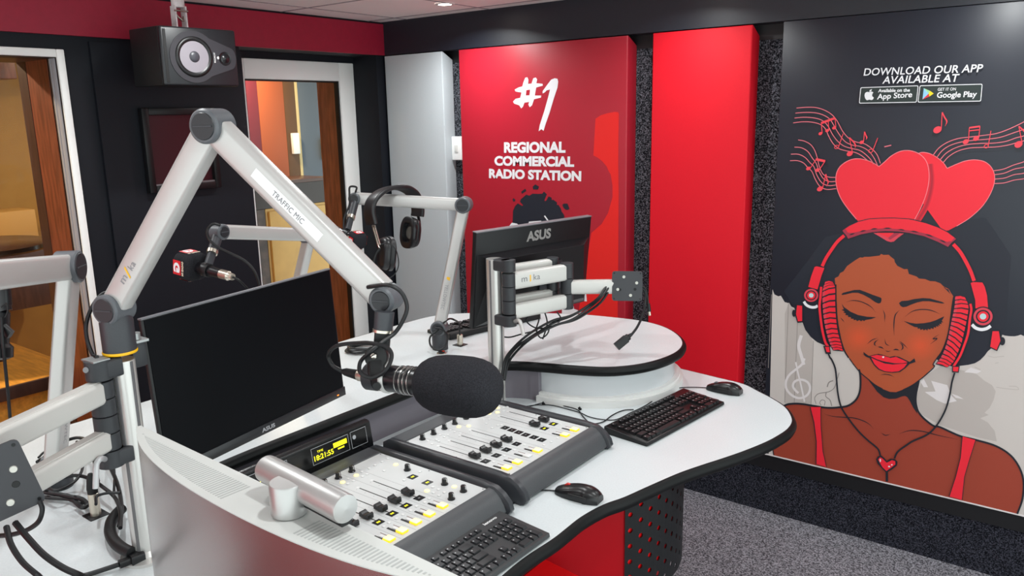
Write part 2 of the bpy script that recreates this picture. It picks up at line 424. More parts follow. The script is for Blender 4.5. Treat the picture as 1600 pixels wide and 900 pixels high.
st = thing('acoustic_panel', 'deep red acoustic panel printed with a large white number one slogan', 'acoustic panel', ((p1x0 + p1x1) / 2, YP, zr1))
obj('board', MB().add(panel_body(p1x0, p1x1)), deep_red, st)
bright_red = mat('bright_red_print', '#e8201c', 0.5); ink = mat('navy_ink_print', '#1b202c', 0.5)
mb = MB()
S2 = lambda p: zp(750, 100, 4.5, p)
S3 = lambda p: zp(760, 270, 6.925, p)
lay[0] = 0
sw = S2([(797, 643), (812, 385), (850, 360), (900, 345), (945, 337), (970, 338), (976, 350), (974, 480), (972, 700), (975, 900)])
sw += [(966, 400), (965, 520), (903, 520), (905, 480), (915, 420), (924, 364), (940, 350), (950, 333), (957, 308), (957, 290), (954, 272)]
sw += S2([(905, 755), (890, 720), (860, 685), (830, 660)])
area(mb, sw, 0)
lay[0] += 1
obj('printed_red_shape', mb, bright_red, st, smooth=False)
mb = MB()
area(mb, S3([(282, 560), (285, 480), (288, 410), (310, 360), (340, 330), (385, 358), (400, 352), (362, 312), (372, 285), (400, 262), (432, 235), (465, 248), (500, 225), (560, 228), (605, 225), (622, 203), (655, 232), (628, 295), (634, 308), (648, 300), (672, 255), (705, 268), (708, 296), (722, 290), (765, 320), (762, 350), (778, 345), (805, 385), (815, 420), (838, 450), (845, 475), (800, 560), (820, 700), (800, 900), (300, 900)]), 0)
for q in ([(500, 150), (530, 125), (570, 150), (558, 182), (505, 180)], [(375, 205), (420, 172), (432, 190), (428, 200), (385, 228)], [(282, 290), (292, 274), (316, 292), (306, 312), (292, 313)], [(820, 345), (840, 332), (878, 334), (900, 390), (880, 402), (858, 400), (835, 380)]):
    area(mb, S3(q), 0)
obj('printed_silhouette', mb, ink, st, smooth=False)
mb = MB()
area(mb, S3([(232, 604), (255, 565), (275, 540), (330, 550), (350, 566), (380, 566), (385, 580), (340, 592), (318, 572), (285, 575), (280, 590), (300, 604)]), 0)
area(mb, S3([(448, 560), (462, 528), (592, 518), (597, 535), (540, 570)]), 0); area(mb, S3([(622, 467), (636, 462), (675, 520), (662, 525)]), 0)
S7 = lambda p: zp(730, 310, 5, p)
obj('white_print', mb, white_print, st, smooth=False)
mb = MB()
area(mb, S7([(915, 735), (930, 740), (935, 805), (915, 803)]), 0); area(mb, S7([(815, 815), (835, 850), (830, 880), (812, 850)]), 0)
area(mb, S7([(740, 865), (800, 850), (880, 880), (905, 895), (820, 905), (740, 900)]), 0)
obj('white_print', mb, white_print, st, smooth=False)
mb = MB()
area(mb, S2([(305, 130), (318, 97), (333, 93), (340, 110), (338, 140), (362, 138), (375, 100), (392, 95), (402, 108), (396, 135), (440, 140), (442, 152), (425, 157), (395, 165), (385, 222), (430, 222), (428, 236), (380, 248), (366, 290), (350, 304), (340, 285), (346, 266), (312, 272), (302, 300), (290, 312), (275, 290), (240, 278), (232, 265), (250, 245), (283, 238), (292, 200), (250, 193), (244, 180), (270, 165), (298, 158)]), 0)
area(mb, S2([(352, 180), (326, 184), (322, 222), (348, 220)]), 1)
area(mb, S2([(441, 190), (470, 150), (500, 110), (525, 100), (545, 104), (550, 125), (545, 165), (520, 240), (490, 340), (462, 420), (447, 470), (432, 458), (412, 473), (420, 430), (452, 330), (480, 230), (492, 180), (470, 185), (455, 200), (440, 207)]), 0)
text(mb, 'REGIONAL', (787.5, 239), (883.5, 239), (787.5, 222), 0, 0.05)
text(mb, 'COMMERCIAL', (772.5, 259), (897, 261), (772.5, 243.5), 0, 0.05)
text(mb, 'RADIO STATION', (764, 278.5), (908, 283.5), (764, 263.5), 0, 0.05)
obj('slogan_lettering', mb, [white_print, deep_red], st, smooth=False)
# ------------------------------------------------------------------ large portrait poster panel
pt = thing('poster_panel', 'tall navy poster panel with a woman in red headphones under two hearts', 'poster', ((p3x0 + p3x1) / 2, YP, zr1))
poster_bg = mat('navy_poster_print', '#20242f', 0.40)
hair = mat('hair_ink', '#181c26', 0.5)
beige = mat('beige_print', '#cbc2bd', 0.5); beige_d = mat('beige_shade_print', '#b9afaa', 0.5); beige_l = mat('pale_print', '#dcd4d4', 0.5); groove = mat('grey_groove_print', '#8d8581', 0.5)
skin = mat('skin_print', '#b2512f', 0.5); skin_b = mat('body_skin_print', '#9c3d2a', 0.5)
red = mat('red_print', '#ee2436', 0.45); red_l = mat('red_outline_print', '#f0808a', 0.5); red_d = mat('dark_red_print', '#a52c42', 0.5); pinkred = mat('rose_print', '#d83f50', 0.5)
obj('board', MB().add(bx(p3x0, p3x1, YP, YP + 0.03, zr1, ZB - 0.002, 0.004, 2)).add(bx(p3x0 + 0.004, p3x1 - 0.004, YP + 0.03, YB - 0.004, zr1 + 0.004, ZB - 0.004)), poster_bg, pt)
obj('edge_strip', MB().add(bx(p3x0 + 0.002, p3x1 - 0.002, YP - 0.002, YP, zr1, zr1 + 0.006)), beige_l, pt)
A = lambda p: zp(1230, 160, 8.184, p)
B = lambda p: zp(1420, 160, 6.428, p)
C = lambda p: zp(1220, 230, 7.965, p)
D = lambda p: zp(1230, 340, 7.5, p)
E_ = lambda p: zp(1420, 340, 7.5, p)
F = lambda p: zp(1225, 430, 6.925, p)
G = lambda p: zp(1400, 440, 6.925, p)
H = lambda p: zp(1200, 560, 6.925, p)
I = lambda p: zp(1400, 540, 6, p)
J = lambda p: zp(1200, 640, 4, p)
Q = lambda p: zp(1200, 450, 4, p)
T4 = lambda p: zp(1200, 225, 4, p)
lay[0] = 0
# pale lower background with its relief drawing
mb = MB()
area(mb, [(1207, 452), (1210, 460), (1216, 463), (1220, 462), (1226, 472), (1230, 473), (1233, 474), (1236, 479), (1241, 481), (1250, 500), (1300, 540), (1420, 560), (1530, 560)] + G([(1130, 640), (1150, 575), (1180, 585), (1230, 591), (1280, 592), (1320, 585), (1350, 574), (1372, 585), (1420, 600), (1470, 590)]) + [(1635, 520), (1668, 500), (1672, 822), (1600, 805.5), (1201, 709.5)], 0)
area(mb, I([(250, 300), (420, 190), (660, 240), (760, 270), (830, 330), (900, 370), (935, 430), (915, 510), (880, 580), (830, 630), (870, 650), (790, 680), (860, 720), (925, 800), (945, 900), (760, 860), (400, 740), (230, 640), (190, 500)]), 1)
for q in ([(330, 330), (480, 370), (520, 470), (570, 520), (460, 545), (380, 510), (270, 435), (370, 430)], [(520, 450), (580, 470), (635, 502), (560, 490)], [(640, 250), (700, 205), (800, 240), (760, 260)], [(230, 340), (260, 310), (300, 390), (260, 390)]):
    area(mb, I(q), 2)
for q in ([(860, 95), (920, 110), (960, 105), (1015, 100)], [(930, 165), (960, 160)], [(940, 390), (1040, 405), (1150, 410), (1130, 385), (1060, 380)], [(735, 200), (790, 225)]):
    stroke(mb, I(q), 1.0, 1)
area(mb, Q([(105, 160), (130, 90), (280, 330), (265, 720), (105, 720)]), 1)
for q in ([(128, 96), (104, 716)], [(186, 170), (164, 716)], [(284, 330), (268, 740)], [(22, 40), (2, 500)]):
    stroke(mb, Q(q), 0.9, 3, 0)
stroke(mb, H([(395, 0), (370, 60), (300, 120), (230, 180), (195, 250), (200, 330), (260, 400), (340, 430), (420, 400), (455, 330), (430, 260), (360, 230), (290, 250), (270, 300), (300, 350), (330, 375)]), 3.6, 2)
stroke(mb, [(1252, 524), (1248, 540), (1252, 556), (1256, 570)], 5, 2)
stroke(mb, H([(300, 40), (320, 140), (350, 260), (395, 470)]), 2.6, 2)
stroke(mb, H([(705, 240), (660, 260), (640, 310)]), 1.6, 3); stroke(mb, H([(770, 155), (750, 220), (715, 320), (660, 360), (540, 385), (505, 430), (520, 490)]), 1.1, 3)
stroke(mb, H([(630, 370), (625, 410), (670, 450), (690, 515)]), 1.3, 3); stroke(mb, H([(610, 510), (615, 460), (580, 450), (560, 480), (575, 505)]), 1.0, 3)
obj('printed_pale_background', mb, [beige, beige_d, beige_l, groove], pt, smooth=False)

# hair: dark mass behind the face, backs of the ear cups
mb = MB()
def scallop(pts, amp, n):
    out = []
    for (x0, y0), (x1, y1) in zip(pts, pts[1:]):
        for k in range(n):
            t = k / n; d = math.hypot(x1 - x0, y1 - y0); nx, ny = (y1 - y0) / d, -(x1 - x0) / d
            b = amp * abs(math.sin(math.pi * (t * 3)))
            out.append((x0 + (x1 - x0) * t + nx * b, y0 + (y1 - y0) * t + ny * b))
    return out
hl = [(1241, 481)] + F([(200, 510), (230, 590), (290, 670), (360, 725), (430, 755), (480, 770)]) + [(1330, 545), (1400, 560), (1460, 560)]
hr = I([(520, 195), (600, 190), (680, 180), (740, 165), (790, 135), (830, 95), (870, 40)]) + G([(1005, 735), (1130, 640)]) + G([(1130, 560)])
area(mb, hl + hr + [(1572, 500), (1580, 400), (1540, 340), (1470, 350), (1380, 350), (1290, 370), (1245, 430), (1225, 455)], 0)
obj('printed_hair', mb, poster_bg, pt, smooth=False)

# shoulders, neck and face
mb = MB()
body = H([(990, 150), (1002, 250), (990, 370), (950, 450), (870, 510), (780, 525), (650, 535), (500, 515), (380, 495), (280, 490), (190, 505)]) + [(1216, 644), (1209, 668), (1207.5, 702), (1208.5, 711.2)] + [(1588.5, 803)] + J([(1590, 560), (1598, 450), (1575, 370), (1520, 290), (1430, 230), (1300, 190), (1200, 165), (1060, 105)]) + I([(370, 760), (280, 700), (210, 620), (185, 520), (190, 450), (215, 330)])
area(mb, body, 0)
obj('printed_shoulders', mb, skin_b, pt, smooth=False)
face = D([(560, 710), (600, 690), (620, 650), (660, 630), (700, 570), (740, 540), (790, 505), (855, 465), (880, 470), (905, 460), (960, 460), (1040, 450), (1085, 445), (1100, 425), (1130, 438), (1190, 435), (1215, 460), (1255, 490), (1260, 520), (1290, 565), (1340, 590), (1370, 605), (1410, 602)]) + E_([(0, 660), (60, 680), (90, 690), (120, 715), (190, 720), (250, 745), (310, 747), (370, 770), (400, 800), (440, 835), (465, 840), (475, 870), (490, 900)]) + G([(515, 60), (570, 80), (600, 130), (622, 160), (610, 230), (590, 380), (570, 520), (540, 640), (490, 760), (440, 830), (400, 900)]) + I([(360, 190), (270, 280), (150, 370), (60, 415), (0, 435)]) + H([(1320, 362), (1240, 330), (1160, 285), (1080, 220), (1000, 155), (930, 70), (880, 0)]) + F([(690, 890), (655, 820), (620, 720), (598, 620), (575, 480), (565, 340), (560, 200), (550, 35)])
mb = MB()
area(mb, face, 0)
for cx, cy, s in ((1342, 528, 1.0), (1438, 540, 1.0)):
    for k in range(7):
        disc(mb, cx, cy, (26 - 3.4 * k) * s, (24 - 3.2 * k) * s, 1 + k)
def mixc(a, b, t):
    a, b = hexc(a), hexc(b); return tuple(a[i] * (1 - t) + b[i] * t for i in range(3)) + (1,)
blush = [mat('blush_print_%s' % 'abcdefg'[k], mixc('#b2512f', '#d0512c', (k + 1) / 7), 0.5) for k in range(7)]
obj('printed_face', mb, [skin] + blush, pt, smooth=False)

# ink drawing on face and body
mb = MB()
area(mb, H([(1000, 155), (1080, 225), (1120, 280), (1180, 360), (1250, 420), (1310, 440), (1385, 435)]) + I([(60, 475), (85, 472), (105, 482), (130, 520), (160, 580), (200, 640), (187, 520), (190, 440), (218, 325), (150, 372), (60, 415), (0, 437)]) + H([(1320, 362), (1240, 332), (1160, 287), (1080, 222)]), 0)
# brows and lashes
area(mb, F([(622, 205), (640, 190), (700, 175), (760, 160), (820, 158), (880, 180), (960, 212), (1040, 240), (1055, 250), (1055, 275), (1045, 300), (1020, 305), (985, 290), (930, 250), (860, 212), (800, 190), (740, 190), (680, 205), (630, 215)]), 0)
area(mb, G([(32, 232), (60, 210), (130, 205), (200, 188), (290, 178), (370, 183), (430, 200), (500, 220), (526, 235), (500, 237), (430, 225), (360, 212), (290, 212), (230, 225), (160, 250), (110, 272), (75, 277), (50, 265)]), 0)
area(mb, F([(622, 305), (650, 345), (720, 395), (800, 430), (900, 450), (1002, 455), (940, 475), (880, 485), (868, 497), (850, 486), (835, 500), (815, 485), (790, 498), (780, 482), (752, 487), (755, 472), (722, 470), (728, 455), (690, 450), (695, 435), (660, 430), (672, 415), (640, 402), (658, 392), (622, 375), (648, 368)]), 0)
area(mb, G([(82, 425), (150, 445), (220, 455), (300, 450), (370, 438), (430, 418), (490, 390), (524, 375), (495, 425), (513, 442), (488, 440), (495, 462), (470, 455), (478, 480), (455, 470), (460, 492), (435, 480), (432, 502), (410, 490), (405, 515), (380, 502), (370, 520), (345, 510), (340, 532), (322, 515), (300, 530), (290, 512), (265, 525), (260, 505), (235, 512), (235, 495), (200, 490), (140, 460)]), 0)
ink_s = [(F([(675, 290), (730, 275), (810, 280), (890, 310), (950, 350), (990, 402)]), 1.3), (F([(1070, 372), (1090, 430), (1088, 505)]), 1.3), (F([(1248, 378), (1205, 430), (1190, 520), (1192, 650)]), 1.7), (F([(1012, 445), (1018, 470)]), 1.0),
         (F([(610, 458), (630, 480), (655, 508)]), 1.0), (F([(1090, 690), (1105, 745), (1145, 765)]), 1.2), (F([(900, 745), (955, 700), (1015, 680)]), 1.2), (F([(1025, 695), (985, 725), (980, 750), (1000, 768)]), 1.8), (F([(1015, 775), (1050, 780), (1080, 797)]), 1.9),
         (F([(1095, 815), (1125, 825), (1155, 820)]), 1.1), (F([(1180, 810), (1215, 803), (1250, 815)]), 1.9), (F([(1245, 725), (1280, 755), (1285, 790), (1262, 815)]), 1.8), (F([(1245, 710), (1290, 745), (1340, 795)]), 1.2),
         (G([(100, 378), (170, 325), (260, 302), (350, 305), (420, 325), (470, 350)]), 1.4), (G([(62, 440), (75, 418)]), 1.0), (G([(465, 570), (400, 620), (445, 615), (370, 678)]), 1.6),
         (F([(850, 860), (875, 830)]), 1.2), (F([(855, 855), (900, 880), (935, 895)]), 2.0), (I([(165, 110), (185, 160)]), 1.3), (I([(105, 175), (150, 150), (182, 132)]), 1.9),
         (H([(1215, 182), (1260, 172), (1320, 180), (1368, 203)]), 1.2), (H([(605, 598), (690, 625), (830, 638), (930, 645), (1040, 680), (1100, 715), (1142, 762)]), 1.4), (H([(1225, 805), (1270, 832), (1325, 820)]), 1.2),
         (J([(820, 152), (880, 132), (960, 135), (1060, 160), (1185, 186)]), 1.4)]
for p, w in ink_s: stroke(mb, p, w, 0, 5, True, True)
# outlines
stroke(mb, H([(880, 0), (930, 70), (1000, 155), (1080, 222), (1160, 287), (1240, 332)]), 1.6, 0)
stroke(mb, F([(560, 100), (560, 200), (565, 340), (575, 480), (598, 620), (620, 720), (660, 830), (700, 895)]), 2.2, 0)
stroke(mb, G([(625, 160), (612, 230), (592, 380), (572, 520), (542, 640), (492, 760), (442, 830), (402, 900)]) + I([(362, 190), (272, 282), (152, 372), (62, 417)]), 1.6, 0)
stroke(mb, H([(985, 120), (995, 160), (1002, 250), (990, 370), (950, 450), (870, 510), (780, 528), (650, 535), (500, 515), (380, 495), (280, 490), (190, 505), (120, 560)]), 3.0, 0)
stroke(mb, I([(215, 330), (190, 450), (185, 520), (210, 620), (280, 700), (370, 760)]) + J([(1060, 105), (1200, 165), (1300, 190), (1430, 230), (1520, 290), (1575, 370), (1597, 450), (1590, 560), (1558, 652)]), 3.0, 0)
stroke(mb, [(1208, 668), (1207.5, 700), (1209, 711)], 1.6, 0)
obj('printed_ink_drawing', mb, hair, pt, smooth=False)

# lips
mb = MB()
area(mb, Q([(595, 400), (632, 425), (660, 418), (690, 412), (725, 420), (760, 432), (790, 425), (820, 430), (850, 445), (885, 462), (915, 440), (922, 462), (885, 475), (860, 500), (825, 525), (780, 530), (730, 525), (690, 510), (660, 480), (635, 438), (600, 415)]), 1)
area(mb, Q([(640, 426), (680, 418), (725, 424), (765, 437), (800, 430), (845, 450), (872, 464), (840, 470), (790, 470), (720, 458), (680, 445)]), 0)
area(mb, Q([(645, 436), (680, 452), (730, 472), (780, 478), (870, 471), (850, 498), (818, 520), (775, 525), (730, 520), (695, 505), (665, 475)]), 0)
disc(mb, 1380, 558, 1.6, 1.3, 2)
obj('printed_lips', mb, [red, hair, white_print], pt, smooth=False)

# hearts
mb = MB()
hb = B([(385, 662), (350, 610), (300, 565), (245, 530), (190, 508), (130, 502), (90, 515), (60, 600), (0, 760), (60, 900)]) + E_([(400, 160), (465, 150), (560, 100), (660, 40), (718, 0)]) + [(1532, 325.5), (1541, 314)] + B([(830, 895), (858, 810), (862, 740), (845, 680), (810, 630), (760, 595), (700, 580), (640, 577), (560, 590), (480, 620)])
area(mb, hb, 1); stroke(mb, hb[:7], 1.0, 0); stroke(mb, hb[12:] + [hb[0]], 1.0, 0)
for k in range(6): stroke(mb, [(1454, 256), (1456, 285), (1448, 320), (1432, 348)], 9 - 1.4 * k, 2 + k)
hf = C([(1222, 240), (1140, 190), (1060, 160), (970, 143), (890, 150), (800, 190), (730, 250), (692, 330), (685, 420), (705, 530), (750, 640), (830, 760), (940, 895), (1060, 1040)]) + T4([(900, 500), (955, 400), (995, 290), (1007, 190), (990, 110), (950, 65), (890, 42), (830, 45), (770, 75), (725, 115)])
area(mb, hf, 1); stroke(mb, hf[:13] , 1.1, 0); stroke(mb, hf[14:] + [hf[0]], 1.1, 0)
area(mb, D([(1010, 180), (1080, 220), (1170, 275), (1215, 287), (1250, 280), (1300, 235), (1370, 185)]), 9); area(mb, D([(1050, 178), (1250, 178), (1190, 236), (1110, 205)]), 1); area(mb, D([(1255, 180), (1330, 180), (1205, 260), (1180, 240)]), 8)
hs = [mat('heart_fold_print_%s' % 'abcdef'[k], mixc('#ee2436', '#b01c30', (k + 1) / 6), 0.5) for k in range(6)]
obj('printed_hearts', mb, [red_l, red] + hs + [red_d, pinkred], pt, smooth=False)

# printed headphones
mb = MB()     # slots: 0 red 1 ink 2 dark red 3 pale
area(mb, D([(640, 150), (720, 90), (830, 40), (960, 10), (1100, 2), (1250, 0), (1425, 10)]) + E_([(60, 20), (200, 55), (340, 105), (460, 165), (565, 250), (500, 300), (462, 352), (340, 290), (180, 225), (0, 185)]) + D([(1300, 170), (1150, 165), (1000, 178), (860, 205), (715, 255), (690, 215)]), 1)
area(mb, D([(646, 152), (725, 97), (835, 47), (960, 18), (1100, 10), (1250, 8), (1420, 18)]) + E_([(60, 30), (200, 65), (340, 115), (455, 172), (555, 250), (500, 295), (460, 343), (340, 283), (180, 218), (0, 178)]) + D([(1300, 162), (1150, 157), (1000, 170), (860, 197), (715, 247), (695, 215)]), 2)
area(mb, D([(680, 132), (740, 95), (840, 50), (960, 20), (1100, 12), (1250, 10), (1420, 20)]) + E_([(60, 32), (200, 67), (340, 117), (450, 172), (535, 235), (500, 275), (450, 285), (400, 265), (250, 200), (100, 165), (0, 150)]) + D([(1300, 135), (1150, 125), (1000, 135), (860, 160), (760, 180), (710, 175)]), 0)
for x0, y0, x1, y1, c in ((725, 207, 795, 185, D), (845, 168, 930, 150, D), (975, 140, 1060, 130, D), (1125, 127, 1225, 127, D), (1295, 140, 1385, 150, D), (15, 158, 120, 175, E_), (190, 195, 288, 228, E_), (360, 262, 438, 298, E_)):
    stroke(mb, c([(x0, y0), ((x0 + x1) / 2, (y0 + y1) / 2 - 3), (x1, y1)]), 2.0, 1, 4, True, True)
# side bands
stroke(mb, D([(680, 195), (590, 275), (520, 370), (455, 470), (405, 575)]), 7.6, 1); stroke(mb, D([(668, 210), (590, 280), (520, 375), (455, 475), (410, 570)]), 5.0, 0)
stroke(mb, E_([(515, 302), (600, 395), (670, 510), (730, 630), (770, 745)]), 8.0, 1); stroke(mb, E_([(522, 312), (600, 400), (668, 515), (725, 630), (765, 742)]), 5.6, 0)
area(mb, D([(310, 572), (340, 562), (445, 585), (410, 680), (385, 770), (362, 850), (235, 815), (270, 680)]), 1); area(mb, D([(320, 580), (342, 570), (436, 590), (402, 680), (378, 765), (355, 842), (247, 812), (280, 690)]), 0)
area(mb, G([(800, 5), (830, -5), (940, 0), (970, 50), (990, 150), (1002, 285), (850, 292), (850, 200)]), 1); area(mb, G([(808, 15), (835, 5), (935, 10), (960, 55), (985, 150), (996, 283), (860, 290), (858, 200)]), 0)
# hinge discs and slider glints
for cx, cy, r in ((1267.5, 461.5, 12.6), (1536, 494.5, 17)):
    rx, ry = r, r * 0.92
    disc(mb, cx, cy, rx, ry, 1); disc(mb, cx, cy, rx * 0.88, ry * 0.88, 4); disc(mb, cx, cy, rx * 0.66, ry * 0.66, 1); disc(mb, cx, cy, rx * 0.52, ry * 0.52, 0); disc(mb, cx, cy, rx * 0.3, ry * 0.3, 5)
stroke(mb, F([(215, 285), (240, 320), (290, 345), (340, 345), (365, 330)]), 4.2, 3); stroke(mb, G([(822, 465), (860, 500), (920, 518), (980, 508), (1025, 480)]), 5.0, 3)
# outer knobs
area(mb, F([(120, 320), (205, 325), (205, 510), (145, 515), (115, 420)]), 1); disc(mb, *F([(108, 412)])[0], 3, 5.5, 1); area(mb, F([(142, 325), (196, 332), (196, 495), (152, 500), (130, 420)]), 0)
area(mb, G([(1035, 530), (1125, 528), (1145, 640), (1095, 752), (1010, 715)]), 1); disc(mb, *G([(1150, 645)])[0], 4.5, 6.5, 1); area(mb, G([(1045, 537), (1112, 537), (1130, 640), (1088, 738), (1020, 705)]), 0)
# ear cushions with ribs
def ribs(L, Rr, n):
    l = spline([(x, y, 0) for x, y in L], 12); r = spline([(x, y, 0) for x, y in Rr], 12)
    def at(P, t): f = t * (len(P) - 1); i = min(int(f), len(P) - 2); return P[i].lerp(P[i + 1], f - i)
    area(mb, [(p.x, p.y) for p in l] + [(p.x, p.y) for p in reversed(r)], 1)
    for k in range(n):
        t0 = (k + 0.10) / n; t1 = (k + 0.84) / n
        a, b, c, d = at(l, t0), at(r, t0), at(r, t1), at(l, t1)
        bu = 1.6
        m1 = a.lerp(b, .5); m2 = d.lerp(c, .5)
        area(mb, [(a.x + 1, a.y), (m1.x, m1.y - bu), (b.x - 1, b.y), (c.x - 1, c.y), (m2.x, m2.y - bu), (d.x + 1, d.y)], 0)
        q = a.lerp(b, .22); q2 = d.lerp(c, .22)
        area(mb, [(a.x + 1, a.y), (q.x, q.y - bu * .6), (q2.x, q2.y - bu * .6), (d.x + 1, d.y)], 4)
ribs(F([(440, 70), (412, 160), (412, 330), (425, 480), (455, 630), (490, 740), (530, 815)]), F([(530, 70), (556, 120), (560, 300), (570, 470), (590, 620), (625, 740), (645, 825)]), 16)
ribs(G([(635, 158), (625, 280), (600, 400), (575, 520), (545, 660), (490, 800)]) + I([(370, 175)]), G([(750, 165), (790, 260), (775, 400), (745, 540), (710, 680), (660, 800), (620, 880)]) + I([(480, 205)]), 16)
for p in (F([(402, 125), (395, 230), (385, 330), (398, 480), (420, 620), (450, 730), (480, 775)]), G([(805, 240), (815, 300), (800, 400), (780, 560), (735, 700), (690, 810), (640, 890)]) + I([(540, 195)])):
    stroke(mb, p, 5.6, 1); stroke(mb, p, 3.6, 0)
area(mb, F([(425, 765), (495, 765), (508, 855), (450, 850)]), 1); area(mb, F([(445, 775), (488, 775), (495, 832), (462, 832)]), 0)
area(mb, I([(525, 190), (598, 192), (588, 255), (525, 250)]), 1); area(mb, I([(535, 198), (588, 200), (580, 244), (535, 240)]), 0)
# leads, straps and pendant
stroke(mb, F([(480, 850), (500, 895)]) + H([(680, 0), (725, 100), (742, 230), (755, 370), (790, 520), (870, 650), (990, 800), (1090, 895)]) + J([(640, 205), (690, 250), (703, 292)]), 2.6, 1)
stroke(mb, I([(550, 255), (525, 340), (500, 480), (460, 610), (380, 750), (300, 830), (150, 900)]) + J([(870, 220), (810, 265), (790, 305)]), 2.8, 1)
stroke(mb, J([(743, 370), (743, 450)]), 3.6, 1)
area(mb, J([(675, 310), (688, 292), (710, 288), (730, 305), (742, 322), (765, 308), (790, 308), (810, 325), (806, 350), (775, 375), (740, 395), (715, 370), (685, 338)]), 1)
area(mb, J([(688, 312), (700, 298), (715, 305), (742, 332), (775, 316), (795, 322), (796, 343), (765, 366), (740, 384), (715, 360)]), 0)
disc(mb, *J([(702, 318)])[0], 1.0, 2.6, 3); disc(mb, *J([(757, 356)])[0], 1.6, 1.2, 3); disc(mb, *J([(774, 345)])[0], 1.2, 1.0, 3)
for q in ([(265, 0), (262, -16), (334, -16), (332, 0), (333, 100), (345, 260), (367, 358), (298, 341), (300, 200), (285, 80)], [(1212, 168), (1300, 190), (1265, 300), (1230, 420), (1215, 564), (1130, 543), (1170, 420), (1200, 300)]):
    area(mb, J(q), 1)
    c = [(sum(p[0] for p in q) / len(q)), 0]
    area(mb, J([((x - 4 if x > (min(p[0] for p in q) + max(p[0] for p in q)) / 2 + (y * 0.02 if x < 600 else (280 - y) * .14) else x + 5), y) for x, y in q]), 0)
obj('printed_headphones', mb, [red, hair, red_d, white_print, pinkred, mat('pale_blue_print', '#bcd3d6', 0.5)], pt, smooth=False)

# music staves and notes
mb = MB()
staves = [A([(120, 72), (250, 62), (380, 68), (490, 105), (580, 165), (640, 240), (710, 370), (790, 460), (880, 505), (990, 530), (1080, 590), (1150, 670), (1192, 780)]),
          A([(105, 137), (230, 128), (370, 135), (470, 165), (545, 215), (600, 300), (660, 400), (740, 500), (830, 545), (940, 565), (1040, 620), (1110, 710), (1155, 805)]),
          A([(95, 200), (210, 190), (350, 200), (450, 232), (520, 300), (580, 410), (650, 500), (730, 560), (830, 590), (930, 615), (1020, 680), (1075, 740), (1105, 790)]),
          A([(78, 262), (200, 248), (330, 255), (430, 285), (490, 340), (530, 430), (590, 530), (660, 590), (760, 620), (870, 640), (950, 680), (1030, 745)]),
          A([(140, 480), (220, 495), (300, 540), (350, 610), (385, 710)]) + C([(480, 240), (530, 340), (600, 372), (680, 376)]),
          A([(92, 572), (180, 580), (260, 625), (320, 710)]) + C([(440, 200), (480, 310), (540, 400), (610, 428), (682, 425)]),
          A([(48, 662), (150, 665), (230, 705), (290, 770)]) + C([(410, 240), (450, 350), (520, 450), (600, 478), (685, 470)]),
          A([(36, 746), (130, 745), (210, 775), (260, 830)]) + C([(385, 300), (430, 400), (490, 490), (570, 525), (690, 515)]),
          B([(245, 530), (300, 460), (390, 400), (500, 362), (620, 347), (760, 330), (880, 312), (1000, 270), (1157, 195)]),
          B([(280, 555), (340, 480), (420, 430), (540, 395), (660, 380), (800, 368), (920, 350), (1040, 310), (1157, 270)]),
          B([(312, 580), (370, 515), (460, 460), (580, 425), (720, 412), (860, 408), (980, 390), (1080, 355), (1157, 335)]),
          B([(345, 605), (400, 545), (490, 490), (600, 460), (720, 452), (860, 448), (990, 430), (1100, 400), (1157, 385)]),
          B([(850, 687), (950, 670), (1050, 630), (1157, 595)]), B([(860, 727), (960, 710), (1060, 670), (1157, 650)]), B([(864, 770), (960, 760), (1060, 725), (1157, 710)]), B([(862, 815), (960, 808), (1060, 780), (1157, 766)])]
for i, s in enumerate(staves):
    if i >= 8: s = s + [(1606 + 6 * (i % 2), s[-1][1] - 4), (1640, s[-1][1] - 14)]
    stroke(mb, s, 1.25, 0)
def note(h, r, top, flag=None):
    r *= 1.12
    disc(mb, h[0], h[1], r, r * .72, 1, -30, 18)
    stroke(mb, [(h[0] + r * .85, h[1] - r * .2), top], 1.2, 1, 0)
    if flag: stroke(mb, [top] + flag, 2.2, 1, 5, True)
def beam(a, b, w): stroke(mb, [a, b], w, 1, 0)
pa = A([(425, 398), (435, 265), (512, 360), (525, 245), (600, 325), (612, 200)])
for k in (0, 2, 4): note(pa[k], 2.9, pa[k + 1])
beam(pa[1], pa[5], 3.6)
pc = A([(270, 845), (365, 735), (388, 865), (478, 760)])
note(pc[0], 3.3, pc[1]); note(pc[2], 3.3, pc[3]); beam((pc[1][0], pc[1][1] - 1), (pc[3][0] + 1, pc[3][1] - 1), 3.8)
a = A([(952, 510), (988, 375), (1005, 420), (1018, 450), (1005, 480)]); note(a[0], 3.2, a[1], a[2:])
a = A([(800, 655), (795, 450), (860, 520), (872, 550), (868, 585)]); note(a[0], 4.6, a[1], a[2:])
a = C([(487, 518), (560, 335), (575, 400), (590, 430), (570, 490)]); note(a[0], 4.4, a[1], a[2:])
for h, t in ((A([(632, 570)])[0], A([(715, 400)])[0]), (A([(1068, 620)])[0], A([(1158, 455)])[0]), (B([(778, 440)])[0], B([(825, 285)])[0])):
    ring(mb, h[0], h[1], 3.4, 2.6, 1.1, 1, -25, 16); stroke(mb, [(h[0] + 3, h[1]), t], 1.2, 1, 0)
stroke(mb, A([(1243, 568), (1330, 548)]), 1.6, 0, 0)
a = B([(288, 275), (335, 100), (360, 150), (382, 190), (365, 240)]); note(a[0], 6.2, a[1], a[2:])
a = B([(572, 395), (608, 255), (676, 362), (715, 240), (612, 285), (708, 275)]); note(a[0], 4.4, a[1]); note(a[2], 4.4, a[3]); beam(a[1], a[3], 2.6); beam(a[4], a[5], 1.6)
a = B([(1102, 422), (1105, 240), (1150, 280), (1175, 310)]); note(a[0], 6.0, a[1], a[2:])
